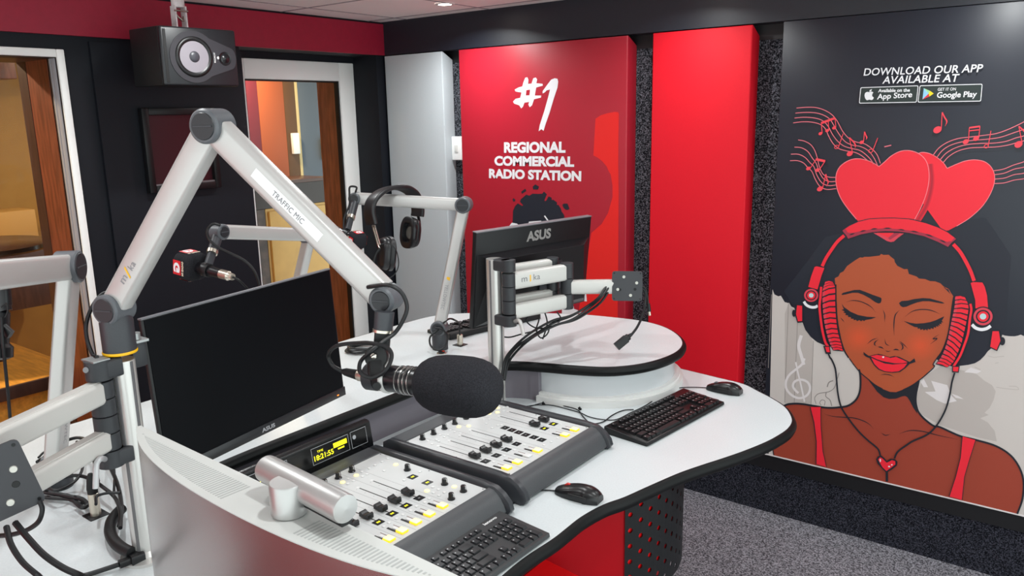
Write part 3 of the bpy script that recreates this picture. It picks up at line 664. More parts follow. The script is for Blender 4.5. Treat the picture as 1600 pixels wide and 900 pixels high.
obj('printed_music_notes', mb, [mat('rose_line_print', '#e2707c', 0.5), mat('note_red_print', '#f0404e', 0.5)], pt, smooth=False)

# headline and the two shop badges
K = lambda p: zp(1330, 90, 7.2727, p)
mb = MB()
def text2(s, bl, br, tl, m, bold, space=1.0):
    b, r, t = K([bl, br, tl]); text(mb, s, b, r, t, m, bold, space)
text2('DOWNLOAD OUR APP', (140, 207), (1485, 165), (156, 122), 0, 0.012, 1.02)
text2('AVAILABLE AT', (352, 298), (1210, 275), (372, 212), 0, 0.014, 1.02)
badge = mat('dark_green_badge_print', '#26312f', 0.5)
def rr(a, b, c, d, r):   # rounded quadrilateral
    P = [Vector(K([q])[0]) for q in (a, b, c, d)]; out = []
    for i in range(4):
        p, q, n = P[i - 1], P[i], P[(i + 1) % 4]; u = (p - q).normalized() * r; v = (n - q).normalized() * r
        for k in range(5): t = k / 4; out.append(tuple(q + u * (1 - t) ** 2 + v * t ** 2))
    return out
for q in (((105, 338), (765, 316), (745, 510), (88, 522)), ((778, 316), (1493, 298), (1475, 498), (755, 510))):
    area(mb, rr(*q, 2.6), 0)
    c = (sum(x for x, y in q) / 4, sum(y for x, y in q) / 4)
    area(mb, rr(*[(x + (8 if x < c[0] else -8), y + (8 if y < c[1] else -8)) for x, y in q], 1.9), 1)
text2('Available on the', (305, 395), (665, 388), (310, 356), 0, 0.03)
text2('App Store', (290, 496), (687, 470), (300, 412), 0, 0.02)
text2('GET IT ON', (982, 378), (1188, 373), (986, 345), 0, 0.01)
text2('Google Play', (968, 478), (1420, 468), (980, 392), 0, 0.02)
area(mb, K([(205, 392), (225, 385), (250, 396), (240, 415), (240, 440), (256, 455), (240, 480), (225, 482), (205, 478), (180, 484), (160, 465), (152, 430), (160, 402), (180, 390)]), 0, 4); area(mb, K([(205, 388), (212, 368), (236, 358), (230, 378)]), 0)
gp = K([(825, 348), (938, 408), (810, 476), (880, 408)])
area(mb, [gp[0], gp[3], gp[2]], 2); area(mb, [gp[0], ((gp[0][0] + gp[1][0]) / 2 + 2, (gp[0][1] + gp[1][1]) / 2), gp[3]], 3); area(mb, [((gp[0][0] + gp[1][0]) / 2 + 2, (gp[0][1] + gp[1][1]) / 2), gp[1], ((gp[2][0] + gp[1][0]) / 2 + 2, (gp[2][1] + gp[1][1]) / 2), gp[3]], 4); area(mb, [gp[2], gp[3], ((gp[2][0] + gp[1][0]) / 2 + 2, (gp[2][1] + gp[1][1]) / 2)], 5)
obj('headline_lettering', mb, [white_print, badge, mat('sky_print', '#8fc7e8', 0.5), mat('mint_print', '#9fd49a', 0.5), mat('yellow_print', '#f4d21c', 0.5), mat('crimson_print', '#d8303c', 0.5)], pt, smooth=False)
# ------------------------------------------------------------------ desk: lower presenter top, raised guest top, riser, base
ZD, ZTIER = 0.90, 1.04
def outline(pts, n=5):
    return [Vector((p.x, p.y)) for p in spline([(x, y, 0) for x, y in pts], n, True)]
def offset(P, d):
    """offset a closed counter-clockwise outline outwards"""
    out = []
    for i in range(len(P)):
        t = (P[(i + 1) % len(P)] - P[i - 1]).normalized(); out.append(P[i] + Vector((t.y, -t.x)) * d)
    return out
def ccw(P):
    return P if sum(P[i - 1].x * P[i].y - P[i].x * P[i - 1].y for i in range(len(P))) > 0 else P[::-1]
def slab_top(name, P, z, th, m, parent):
    mb = MB(); n = len(P)
    tri = tessellate_polygon([[p.to_3d() for p in P]])
    mb.add(prism(P, z - th, z)); return obj(name, mb, m, parent)
def edging(name, P, z, th, m, parent):
    prof = [(0.0, 0.0), (0.006, -0.001), (0.012, -0.006), (0.0155, -0.014), (0.0155, -th + 0.014), (0.012, -th + 0.005), (0.005, -th), (0, -th)]
    rings = [offset(P, d) for d, h in prof]; n = len(P); vs = []; fs = []
    for (d, h), R in zip(prof, rings): vs += [(p.x, p.y, z + h) for p in R]
    for i in range(len(prof) - 1):
        for k in range(n):
            k2 = (k + 1) % n; fs.append((i * n + k, i * n + k2, (i + 1) * n + k2, (i + 1) * n + k))
    return obj(name, MB().add((vs, fs)), m, parent)
px_edge = [(1121, 590), (1161, 600), (1185.5, 612), (1203, 621), (1225.5, 635.5), (1235.5, 650), (1237, 659), (1230, 670), (1214, 681), (1197, 690), (1163, 704), (1130, 715.5), (1099, 725.5), (1063, 738), (1030, 752), (1003, 764), (974, 777), (943, 788), (907.5, 807.5), (885, 825), (866, 840)]
low = [tuple(PZ(x, y, ZD)[:2]) for x, y in px_edge]
low += [(-0.935, 1.24), (-0.925, 1.10), (-0.895, 0.95), (-0.85, 0.80), (-0.77, 0.62), (-0.62, 0.48), (-0.47, 0.42), (-0.40, 0.34), (-0.42, 0.24), (-0.55, 0.14), (-0.8, 0.08), (-1.2, 0.06), (-1.6, 0.08), (-2.02, 0.10), (-2.06, 0.5), (-2.06, 1.4), (-2.06, 2.2), (-1.85, 2.5), (-1.55, 2.63), (-1.3, 2.64)]
LOW = ccw(outline(low, 4))
desk = thing('broadcast_desk', 'white curved two-level studio desk with black rubber edges and red base', 'desk', (-1.5, 1.4, 0))
slab_top('lower_top', LOW, ZD, 0.032, desk_white, desk)
edging('edge_strip', LOW, ZD, 0.034, rubber_edge, desk)
tier = [(-2.2, 0.05), (-2.2, 0.9), (-2.2, 2.1), (-2.17, 2.34), (-2.04, 2.47), (-1.88, 2.57), (-1.694, 2.663), (-1.572, 2.692), (-1.436, 2.707), (-1.33, 2.68), (-1.235, 2.61), (-1.167, 2.519), (-1.137, 2.42), (-1.141, 2.318), (-1.175, 2.215), (-1.244, 2.132), (-1.337, 2.086), (-1.443, 2.050), (-1.544, 2.005), (-1.61, 1.93), (-1.638, 1.82), (-1.642, 1.6), (-1.645, 1.3), (-1.645, 1.02), (-1.63, 0.88), (-1.59, 0.79), (-1.50, 0.725), (-1.4, 0.71), (-1.29, 0.67), (-1.19, 0.58), (-1.14, 0.46), (-1.14, 0.34), (-1.18, 0.22), (-1.27, 0.12), (-1.4, 0.06), (-1.6, 0.02), (-2.0, -0.02)]
TIER = ccw(outline(tier, 5))
slab_top('raised_top', TIER, ZTIER, 0.03, desk_white, desk)
edging('edge_strip', TIER, ZTIER, 0.032, rubber_edge, desk)
# riser between the two levels: pale round ends, darker middle set back, plinth moulding
riser_m = mat('pale_grey_laminate', '#c3c6c9', 0.25); riser_d = mat('dark_grey_riser', '#77727a', 0.2)
def wall_along(pts, z0, z1, th):
    P = [Vector(p) for p in pts]; mb = MB(); n = len(P); vs = []
    for i, p in enumerate(P):
        t = (P[min(i + 1, n - 1)] - P[max(i - 1, 0)]).normalized(); nn = Vector((t.y, -t.x)) * th
        for q, z in ((p, z0), (p, z1), (p - nn, z1), (p - nn, z0)): vs.append((q.x, q.y, z))
    fs = []
    for i in range(n - 1):
        a, b = 4 * i, 4 * i + 4
        fs += [(a, b, b + 1, a + 1), (a + 1, b + 1, b + 2, a + 2), (a + 2, b + 2, b + 3, a + 3), (a + 3, b + 3, b, a)]
    fs += [(0, 1, 2, 3), (4 * n - 1, 4 * n - 2, 4 * n - 3, 4 * n - 4)]
    return mb.add((vs, fs))
xs0 = PZ(854, 622, ZD).x
cx, cy = -1.456, 2.372
def arc(r, a0, a1, n): return [(cx + r * math.cos(math.radians(a0 + (a1 - a0) * k / n)), cy + r * math.sin(math.radians(a0 + (a1 - a0) * k / n))) for k in range(n + 1)]
endarc = arc(0.300, -92, 95, 26)
obj('riser', wall_along(endarc, ZD, ZTIER - 0.031, 0.018), riser_m, desk)
obj('plinth', wall_along(arc(0.330, -92, 95, 26), ZD, ZD + 0.022, 0.03).add((lambda w: (w.v, w.f))(wall_along(arc(0.318, -92, 95, 26), ZD + 0.02, ZD + 0.032, 0.018)), 0), mat('white_plinth', '#dcdcda', 0.35), desk)
mid = [(-1.68, 0.86), (-1.685, 1.2), (-1.685, 1.78), (-1.665, 1.93), (-1.60, 2.02), (-1.52, 2.066), (-1.466, 2.072)]
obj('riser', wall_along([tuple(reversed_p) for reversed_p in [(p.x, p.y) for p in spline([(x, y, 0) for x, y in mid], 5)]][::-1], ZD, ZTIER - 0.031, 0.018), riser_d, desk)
lw = [(-1.70, 0.84), (-1.58, 0.70), (-1.42, 0.66), (-1.3, 0.60), (-1.22, 0.50), (-1.20, 0.36), (-1.28, 0.18), (-1.45, 0.10)]
obj('riser', wall_along([(p.x, p.y) for p in spline([(x, y, 0) for x, y in lw], 5)][::-1], ZD, ZTIER - 0.031, 0.018), riser_m, desk)
obj('riser', wall_along([(-2.12, 0.12), (-2.12, 2.2), (-1.95, 2.44), (-1.7, 2.6), (-1.47, 2.66)], 0.0, ZTIER - 0.031, 0.02), riser_m, desk)

# red pedestal under the desk with its perforated black corner sheet
red_gloss = mat('shaded_red_lacquer', '#a00512', 0.4, spec=0.2); perf_m = mat('black_perforated_steel', '#0e0f12', 0.5, spec=0.35)  # pedestal red darkened: shade under the desk is put into its colour
c0 = PD(899, 845, 2.45); PCX, PCY = c0.x, c0.y
to_cam = math.atan2(-c0.y, -c0.x)             # direction from the corner axis to the viewer
sgn = 1
def cyl_pt(R, a, z): return (PCX + R * math.cos(a), PCY + R * math.sin(a), z)
R_ = 0.323
zb = PD(1062, 846, 2.45).z; zt_ = ZD - 0.034
mb = MB()
a_start = to_cam + math.radians(24); a_end = to_cam + math.radians(108)
cw, ch = 0.032, 0.041; ncol = int((a_end - a_start) * R_ / cw)
da = (a_end - a_start) / ncol; nrow = int((zt_ - zb) / ch)
rh = (zt_ - zb) / nrow; NH = 12
for i in range(ncol):
    for j in range(-1, nrow + 1):
        ca = a_start + da * (i + 0.5); z0 = zb + rh * (j + (0.5 if i % 2 else 0)); z1 = z0 + rh
        zc = (z0 + z1) / 2; lo = max(z0, zb); hi = min(z1, zt_)
        if i >= ncol - 4:                       # the lower trailing corner is rounded off
            lo = max(lo, zb + [0.0, 0.004, 0.016, 0.045][i - (ncol - 4)])
        if hi - lo < 1e-4: continue
        hole = lo < zc - 0.007 and hi > zc + 0.007
        sq = [(ca - da / 2, lo), (ca, lo), (ca + da / 2, lo), (ca + da / 2, zc), (ca + da / 2, hi), (ca, hi), (ca - da / 2, hi), (ca - da / 2, zc)]
        if hole:
            inn = []
            for k, (a, z) in enumerate(sq):
                t = math.atan2((z - zc), (a - ca) * R_); inn.append((ca + 0.0074 * math.cos(t) / R_, zc + 0.0074 * math.sin(t)))
            vs = [cyl_pt(R_, a, z) for a, z in sq] + [cyl_pt(R_, a, z) for a, z in inn] + [cyl_pt(R_ - 0.0025, a, z) for a, z in inn]
            fs = [(k, (k + 1) % 8, 8 + (k + 1) % 8, 8 + k) for k in range(8)] + [(8 + k, 8 + (k + 1) % 8, 16 + (k + 1) % 8, 16 + k) for k in range(8)]
            mb.add((vs, fs))
        else:
            mb.add(([cyl_pt(R_, a, z) for a, z in sq], [tuple(range(8))]))
obj('perforated_sheet', mb, perf_m, desk, smooth=False)
# red curved shell just inside the sheet and the flat red panel beyond its edge
mb = MB(); n = 24
def shell(R, a0, a1, z0, z1, m=0):
    vs = []; fs = []
    for k in range(n + 1):
        a = a0 + (a1 - a0) * k / n; vs += [cyl_pt(R, a, z0), cyl_pt(R, a, z1)]
    fs = [(2 * k, 2 * k + 2, 2 * k + 3, 2 * k + 1) for k in range(n)]; mb.add((vs, fs), m)
shell(R_ - 0.007, a_start, a_end, zb + 0.05, zt_)
obj('pedestal_corner', mb, mat('lit_red_lacquer', '#f0161a', 0.35), desk); mb = MB()  # brighter copy of the pedestal red, so the holes look lit
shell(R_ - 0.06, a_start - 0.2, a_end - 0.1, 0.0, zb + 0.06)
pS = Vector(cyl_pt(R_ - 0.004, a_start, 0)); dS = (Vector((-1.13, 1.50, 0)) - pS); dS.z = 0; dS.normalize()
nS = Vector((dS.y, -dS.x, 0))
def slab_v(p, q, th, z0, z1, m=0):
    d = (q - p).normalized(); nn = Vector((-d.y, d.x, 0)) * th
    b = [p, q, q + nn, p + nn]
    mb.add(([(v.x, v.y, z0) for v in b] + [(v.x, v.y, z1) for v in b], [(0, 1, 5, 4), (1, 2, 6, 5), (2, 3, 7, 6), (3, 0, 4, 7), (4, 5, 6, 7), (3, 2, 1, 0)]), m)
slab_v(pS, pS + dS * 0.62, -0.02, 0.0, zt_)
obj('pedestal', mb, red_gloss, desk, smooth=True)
zsh = 0.71
qa = PZ(852, 874, zsh); qb = PZ(905, 901, zsh)
mb = MB()
mb.add(prism([(qa.x, qa.y), (qb.x + 0.01, qb.y), (qb.x + 0.01, qb.y - 0.45), (qa.x, qa.y - 0.45)], zsh - 0.3, zsh))
obj('pedestal_drawer_box', mb, mat('lit_red_lacquer', '#f0161a', 0.35), desk)  # light on the box top is in its colour, the brighter red copy
obj('pedestal_foot', MB().add(bx(-1.95, -1.25, 0.5, 2.3, 0.0, 0.30)), mat('dark_plinth', '#222226', 0.5), desk)

# ------------------------------------------------------------------ mixing consoles on the lower desk
con_grey = noisy(mat('console_grey_moulding', '#424447', 0.42), 500, 0.06, 0.05)
con_dark = mat('console_dark_endcap', '#323438', 0.34)
silver = mat('silver_faceplate', '#c8caca', 0.5, 0.0)
knob_m = mat('black_knob', '#0f1013', 0.3); knob_side = mat('knob_pointer', '#d7d7d7', 0.4)
lit_y = mat('lit_amber_button', '#fff0c0', 0.4, emit='#ffe27a', estr=0.75)
lit_b = mat('lit_yellow_button_rim', '#f5d020', 0.4, emit='#ffd21a', estr=0.7)
btn_w = mat('white_button', '#dcdcdc', 0.4); scr_dk = mat('small_display_glass', '#1d1f21', 0.25); slot_m = mat('fader_slot', '#17181a', 0.5)
scr_txt = mat('yellow_display_digits', '#c9c41a', 0.4, emit='#e6e010', estr=1.4); orange_line = mat('brown_marking', '#6b2f16', 0.5)
ZP_ = ZD + 0.055                               # height of the silver faceplates
TILT = 0.0
# shared part meshes, made once
def part_mesh(mbx, mats, name):
    o = obj(name, mbx, mats, None, loc=(0, 0, 0)); return o
knob_src = part_mesh(MB().add(lathe([(0.0092, 0), (0.0092, 0.002), (0.0072, 0.003), (0.0066, 0.0150), (0.0058, 0.0160)], 20), 0).add(bx(0.0038, 0.0069, -0.0007, 0.0007, 0.006, 0.0163), 1), [knob_m, knob_side], 'knob')
fb = MB()
P = [(-0.012, 0.0), (-0.012, 0.008), (-0.009, 0.0105), (-0.004, 0.0075), (0.0, 0.0066), (0.004, 0.0075), (0.009, 0.0105), (0.012, 0.008), (0.012, 0.0)]
fb.add(prism(P, -0.0065, 0.0065, Matrix(((1, 0, 0, 0), (0, 0, 1, 0), (0, 1, 0, 0.003), (0, 0, 0, 1)))))
fb.add(bx(-0.003, 0.003, -0.001, 0.001, 0, 0.004))
fb.v = [(x * 1.25, y * 1.3, z * 1.2) for x, y, z in fb.v]
fader_src = part_mesh(fb, knob_m, 'fader')
on_src = part_mesh(MB().add(bx(-0.0115, 0.0115, -0.0105, 0.0105, 0, 0.005, 0.003), 1).add(bx(-0.0098, 0.0098, -0.0088, 0.0088, 0.003, 0.0068, 0.0018), 0), [lit_y, lit_b], 'on_button')
off_src = part_mesh(MB().add(bx(-0.0105, 0.0105, -0.0092, 0.0092, 0, 0.005, 0.003), 0), [btn_w], 'off_button')
led_src = part_mesh(MB().add(lathe([(0.0065, 0), (0.0065, 0.002), (0.0055, 0.003)], 16)), [lit_y], 'lit_button')
dsp_src = part_mesh(MB().add(bx(-0.0105, 0.0105, -0.0115, 0.0115, 0, 0.0006), 0).add(bx(-0.0026, 0.0026, -0.0045, -0.0008, 0.0006, 0.0009), 1).add(bx(-0.0026, 0.0026, 0.0008, 0.0045, 0.0006, 0.0009), 1), [scr_dk, scr_txt], 'channel_display')
dsp0_src = part_mesh(MB().add(bx(-0.0105, 0.0105, -0.0115, 0.0115, 0, 0.0006), 0).add(bx(-0.002, 0.002, -0.003, 0.003, 0.0006, 0.0009), 1), [scr_dk, mat('dim_digits', '#6c6f70', 0.5)], 'channel_display')
SRC = [knob_src, fader_src, on_src, off_src, led_src, dsp_src, dsp0_src]
def console(label, y0, y1, fx0, fx1, data):
    xm = (fx0 + fx1) / 2
    t = thing('mixing_console', label, 'mixing console', (xm, (y0 + y1) / 2, ZD))
    # side profile: low rear ledge, flat deck, thick rounded palm rest
    xf, xb = fx1 + 0.056, fx0 - 0.062
    prof = [(xb, ZD + 0.001), (xf - 0.006, ZD + 0.001), (xf + 0.002, ZD + 0.012), (xf - 0.004, ZD + 0.026), (xf - 0.016, ZD + 0.042), (fx1 + 0.02, ZP_ + 0.002), (fx1 + 0.004, ZP_ + 0.004), (fx1 + 0.001, ZP_ - 0.002), (fx0 - 0.001, ZP_ - 0.002), (fx0 - 0.004, ZP_ + 0.002), (xb + 0.01, ZP_ + 0.002), (xb, ZP_ - 0.01)]
    TT = Matrix(((1, 0, 0, 0), (0, 0, 1, 0), (0, 1, 0, 0), (0, 0, 0, 1)))
    obj('body', MB().add(prism(prof, y0 + 0.024, y1 - 0.024, TT)), con_grey, t)
    cap = [(xb - 0.004, ZD + 0.0005), (xf + 0.002, ZD + 0.0005), (xf + 0.012, ZD + 0.014), (xf + 0.006, ZD + 0.032), (xf - 0.012, ZD + 0.050), (fx1 + 0.02, ZP_ + 0.008), (fx1 - 0.02, ZP_ + 0.011), (fx0, ZP_ + 0.009), (xb + 0.02, ZP_ + 0.008), (xb - 0.004, ZP_ - 0.006)]
    for a, b in ((y0, y0 + 0.026), (y1 - 0.026, y1)):
        m2 = MB(); n = len(cap); cxm = sum(p[0] for p in cap) / n; 
        vs = []; lay_ = [(a, 0.006), (a + 0.006, 0.0005), (b - 0.006, 0.0005), (b, 0.006)]
        for yy, d in lay_:
            vs += [(x + (d if x < cxm else -d), yy, max(ZD + 0.0005, z - (d * 1.3 if z > ZD + 0.01 else 0))) for x, z in cap]
        fs = [(i * n + k, i * n + (k + 1) % n, (i + 1) * n + (k + 1) % n, (i + 1) * n + k) for i in range(3) for k in range(n)]
        fs += [tuple(range(n))[::-1], tuple(range(3 * n, 4 * n))]
        obj('end_cap', m2.add((vs, fs)), con_dark, t, angle=50)
    fy0, fy1 = y0 + 0.028, y1 - 0.028
    mbp = MB().add(bx(fx0, fx1, fy0, fy1, ZP_ - 0.002, ZP_ + 0.0008, 0.0006, 1), 0)
    def at(px, py): p = PZ(px, py, ZP_ + 0.0008); return p
    zz = ZP_ + 0.0008
    # channel dividing lines, legends
    for yy in data['lines']: mbp.add(bx(fx0 + 0.01, fx1 - 0.004, yy - 0.0004, yy + 0.0004, zz, zz + 0.0001), 1)
    for q in ((fx0 + 0.006, fy0 + 0.006), (fx0 + 0.006, fy1 - 0.006), (fx1 - 0.006, fy0 + 0.006), (fx1 - 0.006, fy1 - 0.006), (xm, fy0 + 0.006), (xm, fy1 - 0.006)):
        mbp.add(lathe([(0.002, 0), (0.002, 0.0006)], 10, (q[0], q[1], zz)), 2)
    for (px, py) in data['small']:
        p = at(px, py); mbp.add(bx(p.x - 0.004, p.x + 0.004, p.y - 0.004, p.y + 0.004, zz, zz + 0.002, 0.001, 1), 3)
    for a, b in data['slots']:
        p, q = at(*a), at(*b); q.y = p.y = (p.y + q.y) / 2
        mbp.add(bx(p.x, q.x, p.y - 0.0015, p.y + 0.0015, zz, zz + 0.0002), 4)
        mbp.add(lathe([(0.0042, 0), (0.0042, 0.0004)], 12, (p.x - 0.006, p.y, zz)), 3)
        for k in range(7): mbp.add(bx(p.x + (q.x + 0.03 - p.x) * k / 6 - 0.0006, p.x + (q.x + 0.03 - p.x) * k / 6 + 0.0006, p.y - 0.011, p.y - 0.0075, zz, zz + 0.0001), 1)
    for (px, py) in data['on'] + data['off']:
        p = at(px, py); mbp.add(bx(p.x - 0.038, p.x - 0.011, p.y - 0.0105, p.y - 0.0050, zz, zz + 0.001), 4); mbp.add(bx(p.x - 0.038, p.x + 0.008, p.y + 0.0096, p.y + 0.0108, zz, zz + 0.0004), 5)
        mbp.add(bx(p.x - 0.030, p.x - 0.012, p.y - 0.003, p.y + 0.0065, zz, zz + 0.002, 0.001, 1), 3)
    obj('faceplate', mbp, [silver, mat('grey_legend', '#8d8f92', 0.5), mat('screw_head', '#6c6d70', 0.3, 0.8), btn_w, slot_m, orange_line], t)
    for key, nm, src in (('knobs', 'knob', knob_src), ('faders', 'fader', fader_src), ('on', 'on_button', on_src), ('off', 'off_button', off_src), ('led', 'lit_button', led_src), ('disp', 'channel_display', dsp_src), ('dark', 'channel_display', dsp0_src)):
        for (px, py) in data[key]:
            p = at(px, py); o = inst(nm, src, t, (p.x, p.y, zz))
    return t
V1 = lambda p: zp(430, 650, 4.3243, p)
V2 = lambda p: zp(620, 590, 4.4333, p)

console('nearer mixing console, its left end hidden by the silver foreground computer and webcam', 0.962, 1.396, -1.503, -1.135, dict(
    lines=[1.2635, 1.218, 1.1725, 1.127, 1.0815, 1.036],
    knobs=V1([(427, 420), (518, 375), (893, 366), (1145, 462), (1272, 510), (1190, 562), (335, 470)]),
    faders=V1([(897, 535), (807, 585), (714, 638), (617, 690), (520, 742)]),
    slots=[tuple(V1(q)) for q in ([(668, 437), (955, 552)], [(575, 485), (862, 605)], [(482, 533), (770, 657)], [(388, 582), (675, 710)])],
    on=V1([(1130, 612), (1042, 668), (950, 722), (858, 782), (770, 838)]), off=[],
    disp=V1([(885, 607), (790, 660), (697, 718), (928, 412), (1028, 450)]), dark=V1([(973, 555)]),
    led=V1([(815, 330), (548, 403), (456, 450), (1025, 508), (1210, 480)]),
    small=V1([(760, 288), (722, 310), (675, 333), (635, 355), (735, 372), (978, 378), (872, 435), (585, 378), (620, 395), (590, 410), (495, 425), (530, 440), (492, 460), (1065, 482), (1103, 498), (1068, 520), (1107, 540), (1143, 518), (1040, 560), (955, 612), (862, 668), (768, 722), (1010, 585), (915, 640), (820, 695), (733, 748)])))
console('mixing console with six fader channels directly under the grey foam microphone', 1.431, 1.865, -1.500, -1.133, dict(
    lines=[1.511, 1.556, 1.601, 1.646, 1.73, 1.775],
    knobs=V2([(178, 428), (255, 392), (330, 355), (402, 321), (480, 285), (640, 200)]),
    faders=V2([(760, 442), (688, 480), (616, 517), (540, 557), (1018, 305), (955, 337)]),
    slots=[tuple(V2(q)) for q in ([(525, 362), (800, 452)], [(455, 398), (730, 492)], [(380, 434), (655, 530)], [(305, 472), (580, 570)], [(790, 232), (1060, 318)], [(725, 265), (1000, 350)])],
    on=V2([(1232, 365), (1165, 402), (975, 510), (835, 590), (762, 630)]), off=V2([(905, 545)]),
    disp=V2([(1085, 322), (1022, 353)]), dark=V2([(830, 460), (760, 500), (690, 540), (615, 580), (750, 348), (797, 364), (845, 380), (893, 397), (950, 414), (1003, 432)]),
    led=V2([(700, 212), (697, 242), (640, 250), (498, 337), (430, 342)]),
    small=V2([(740, 212), (765, 205), (740, 228), (725, 330), (700, 332), (660, 350), (620, 320), (600, 290), (640, 290), (560, 270), (370, 365), (400, 377), (440, 387), (300, 400), (330, 412), (355, 398), (215, 440), (245, 462), (275, 432), (290, 443), (885, 467), (815, 503), (745, 543), (670, 585), (1070, 447), (1115, 420), (1020, 470), (1135, 325)])))
for o in SRC:
    bpy.data.objects.remove(o)

# display bridge standing behind the nearer console
br = thing('display_bridge', 'slim black display bar with yellow clock readout behind the nearer console', 'display', (-1.585, 1.19, ZD))
yb0, yb1 = 0.97, 1.408
pr = [(-1.605, ZD + 0.0005), (-1.566, ZD + 0.0005), (-1.5845, ZD + 0.115), (-1.592, ZD + 0.119), (-1.604, ZD + 0.119), (-1.610, ZD + 0.112)]
TT = Matrix(((1, 0, 0, 0), (0, 0, 1, 0), (0, 1, 0, 0), (0, 0, 0, 1)))
obj('housing', MB().add(prism(pr, yb0, yb1, TT)), mat('gloss_black_plastic', '#0d0e11', 0.22), br)
fO = Vector((-1.5655, 0, ZD + 0.0)); fU = Vector((0, 1, 0)); fV = Vector((-0.0185, 0, 0.115)).normalized()
def bp(y, h, d=0.0006): return fO + fU * y + fV * h + Vector((0.987, 0, 0.158)) * d
def bquad(y0, y1, h0, h1, d=0.0006): return [bp(y0, h0, d), bp(y1, h0, d), bp(y1, h1, d), bp(y0, h1, d)]
mb = MB(); mb.add((bquad(1.00, 1.395, 0.058, 0.112), [(0, 1, 2, 3)]), 0)
for y0, y1 in ((1.00, 1.125), (1.200, 1.325)):
    mb.add((bquad(y0, y1, 0.064, 0.108, 0.0009), [(0, 1, 2, 3)]), 1); mb.add((bquad(y0 + 0.0012, y1 - 0.0012, 0.0652, 0.1068, 0.0011), [(0, 1, 2, 3)]), 0)
mb.add((bquad(1.333, 1.389, 0.063, 0.109, 0.0009), [(0, 1, 2, 3)]), 1); mb.add((bquad(1.3342, 1.3878, 0.0642, 0.1078, 0.0011), [(0, 1, 2, 3)]), 0)
mb.add((bquad(1.272, 1.318, 0.086, 0.099, 0.0013), [(0, 1, 2, 3)]), 2)
mb.add((bquad(1.285, 1.307, 0.078, 0.082, 0.0013), [(0, 1, 2, 3)]), 2)
put_text(mb, '18:21:55', bp(1.206, 0.073, 0.0013), fU * 0.064, fV * 0.014, 2, 0.02)
put_text(mb, 'TIME', bp(1.218, 0.092, 0.0013), fU * 0.02, fV * 0.006, 2)
put_text(mb, '-7.4 -7.1', bp(1.03, 0.076, 0.0013), fU * 0.07, fV * 0.018, 2, 0.02)
mb.add(lathe([(0.006, 0), (0.006, 0.0003)], 14, bp(1.345, 0.092, 0.001), (0.987, 0, 0.158)), 1)
obj('readout', mb, [mat('display_black', '#060607', 0.15), mat('pale_line', '#a9abaf', 0.4), scr_txt], br, smooth=False)
# ------------------------------------------------------------------ monitors
def screen_frame(c, a, t):
    s = Vector((math.cos(a), math.sin(a), 0)); f = Vector((math.sin(a), -math.cos(a), 0))
    up = Vector((0, 0, math.cos(t))) + f * math.sin(t); n = s.cross(up)
    M = Matrix((s, up, n)).transposed().to_4x4(); M.translation = Vector(c); return M     # local x right, y up, z out of the front
# the wide black screen over the nearer console
MW, MH = 0.54, 0.325
T = screen_frame((-1.468, 0.993, CAM_Z - 0.523), 1.742, -0.061)
t = thing('computer_monitor', 'large black widescreen monitor, screen off, facing the mixing consoles', 'monitor', (-1.468, 0.993, CAM_Z - 0.69))
scr = mat('dark_screen', '#040509', 0.36, spec=0.12)
obj('housing', MB().add(rbox((0, 0, -0.006), (MW, MH, 0.010), 0.002), 0, T).add(rbox((0, -0.02, -0.026), (MW * 0.72, MH * 0.62, 0.03), 0.012), 0, T), black, t)
obj('screen', MB().add(rbox((0, 0.0075, -0.0005), (MW - 0.010, MH - 0.022, 0.002)), 0, T), scr, t)
mb = MB().add(rbox((0, -MH / 2 + 0.011, 0.0005), (MW, 0.022, 0.005), 0.001), 0, T)
obj('lower_bezel', mb, mat('satin_black_bezel', '#1b1b1f', 0.32), t)
mb = MB(); put_text(mb, 'ASUS', T @ Vector((-0.020, -MH / 2 + 0.006, 0.0034)), T.to_3x3() @ Vector((0.040, 0, 0)), T.to_3x3() @ Vector((0, 0.0095, 0)), 0, 0.03)
obj('maker_lettering', mb, mat('grey_lettering', '#9a9a9e', 0.4), t, smooth=False)
obj('top_edge', MB().add(rbox((0, MH / 2 - 0.0005, -0.006), (MW, 0.003, 0.011)), 0, T), mat('dull_edge', '#6f6f74', 0.4), t)
obj('power_light', MB().add(rbox((MW / 2 - 0.03, -MH / 2 + 0.008, 0.003), (0.006, 0.002, 0.002)), 0, T), mat('orange_led', '#ff8a30', 0.4, emit='#ff7a20', estr=2), t)
obj('mount_plate', MB().add(rbox((0, 0, -0.055), (0.11, 0.11, 0.012), 0.003), 0, T), dgrey, t)

# monitor seen from behind, beside the turret end
T = screen_frame((-1.559, 2.176, CAM_Z - 0.521), 1.387, 0.107)
t = thing('computer_monitor', 'black monitor seen from behind with a maker name across its back', 'monitor', (-1.559, 2.176, CAM_Z - 0.69))
back_m = mat('black_monitor_back', '#0b0c10', 0.45, spec=0.35)
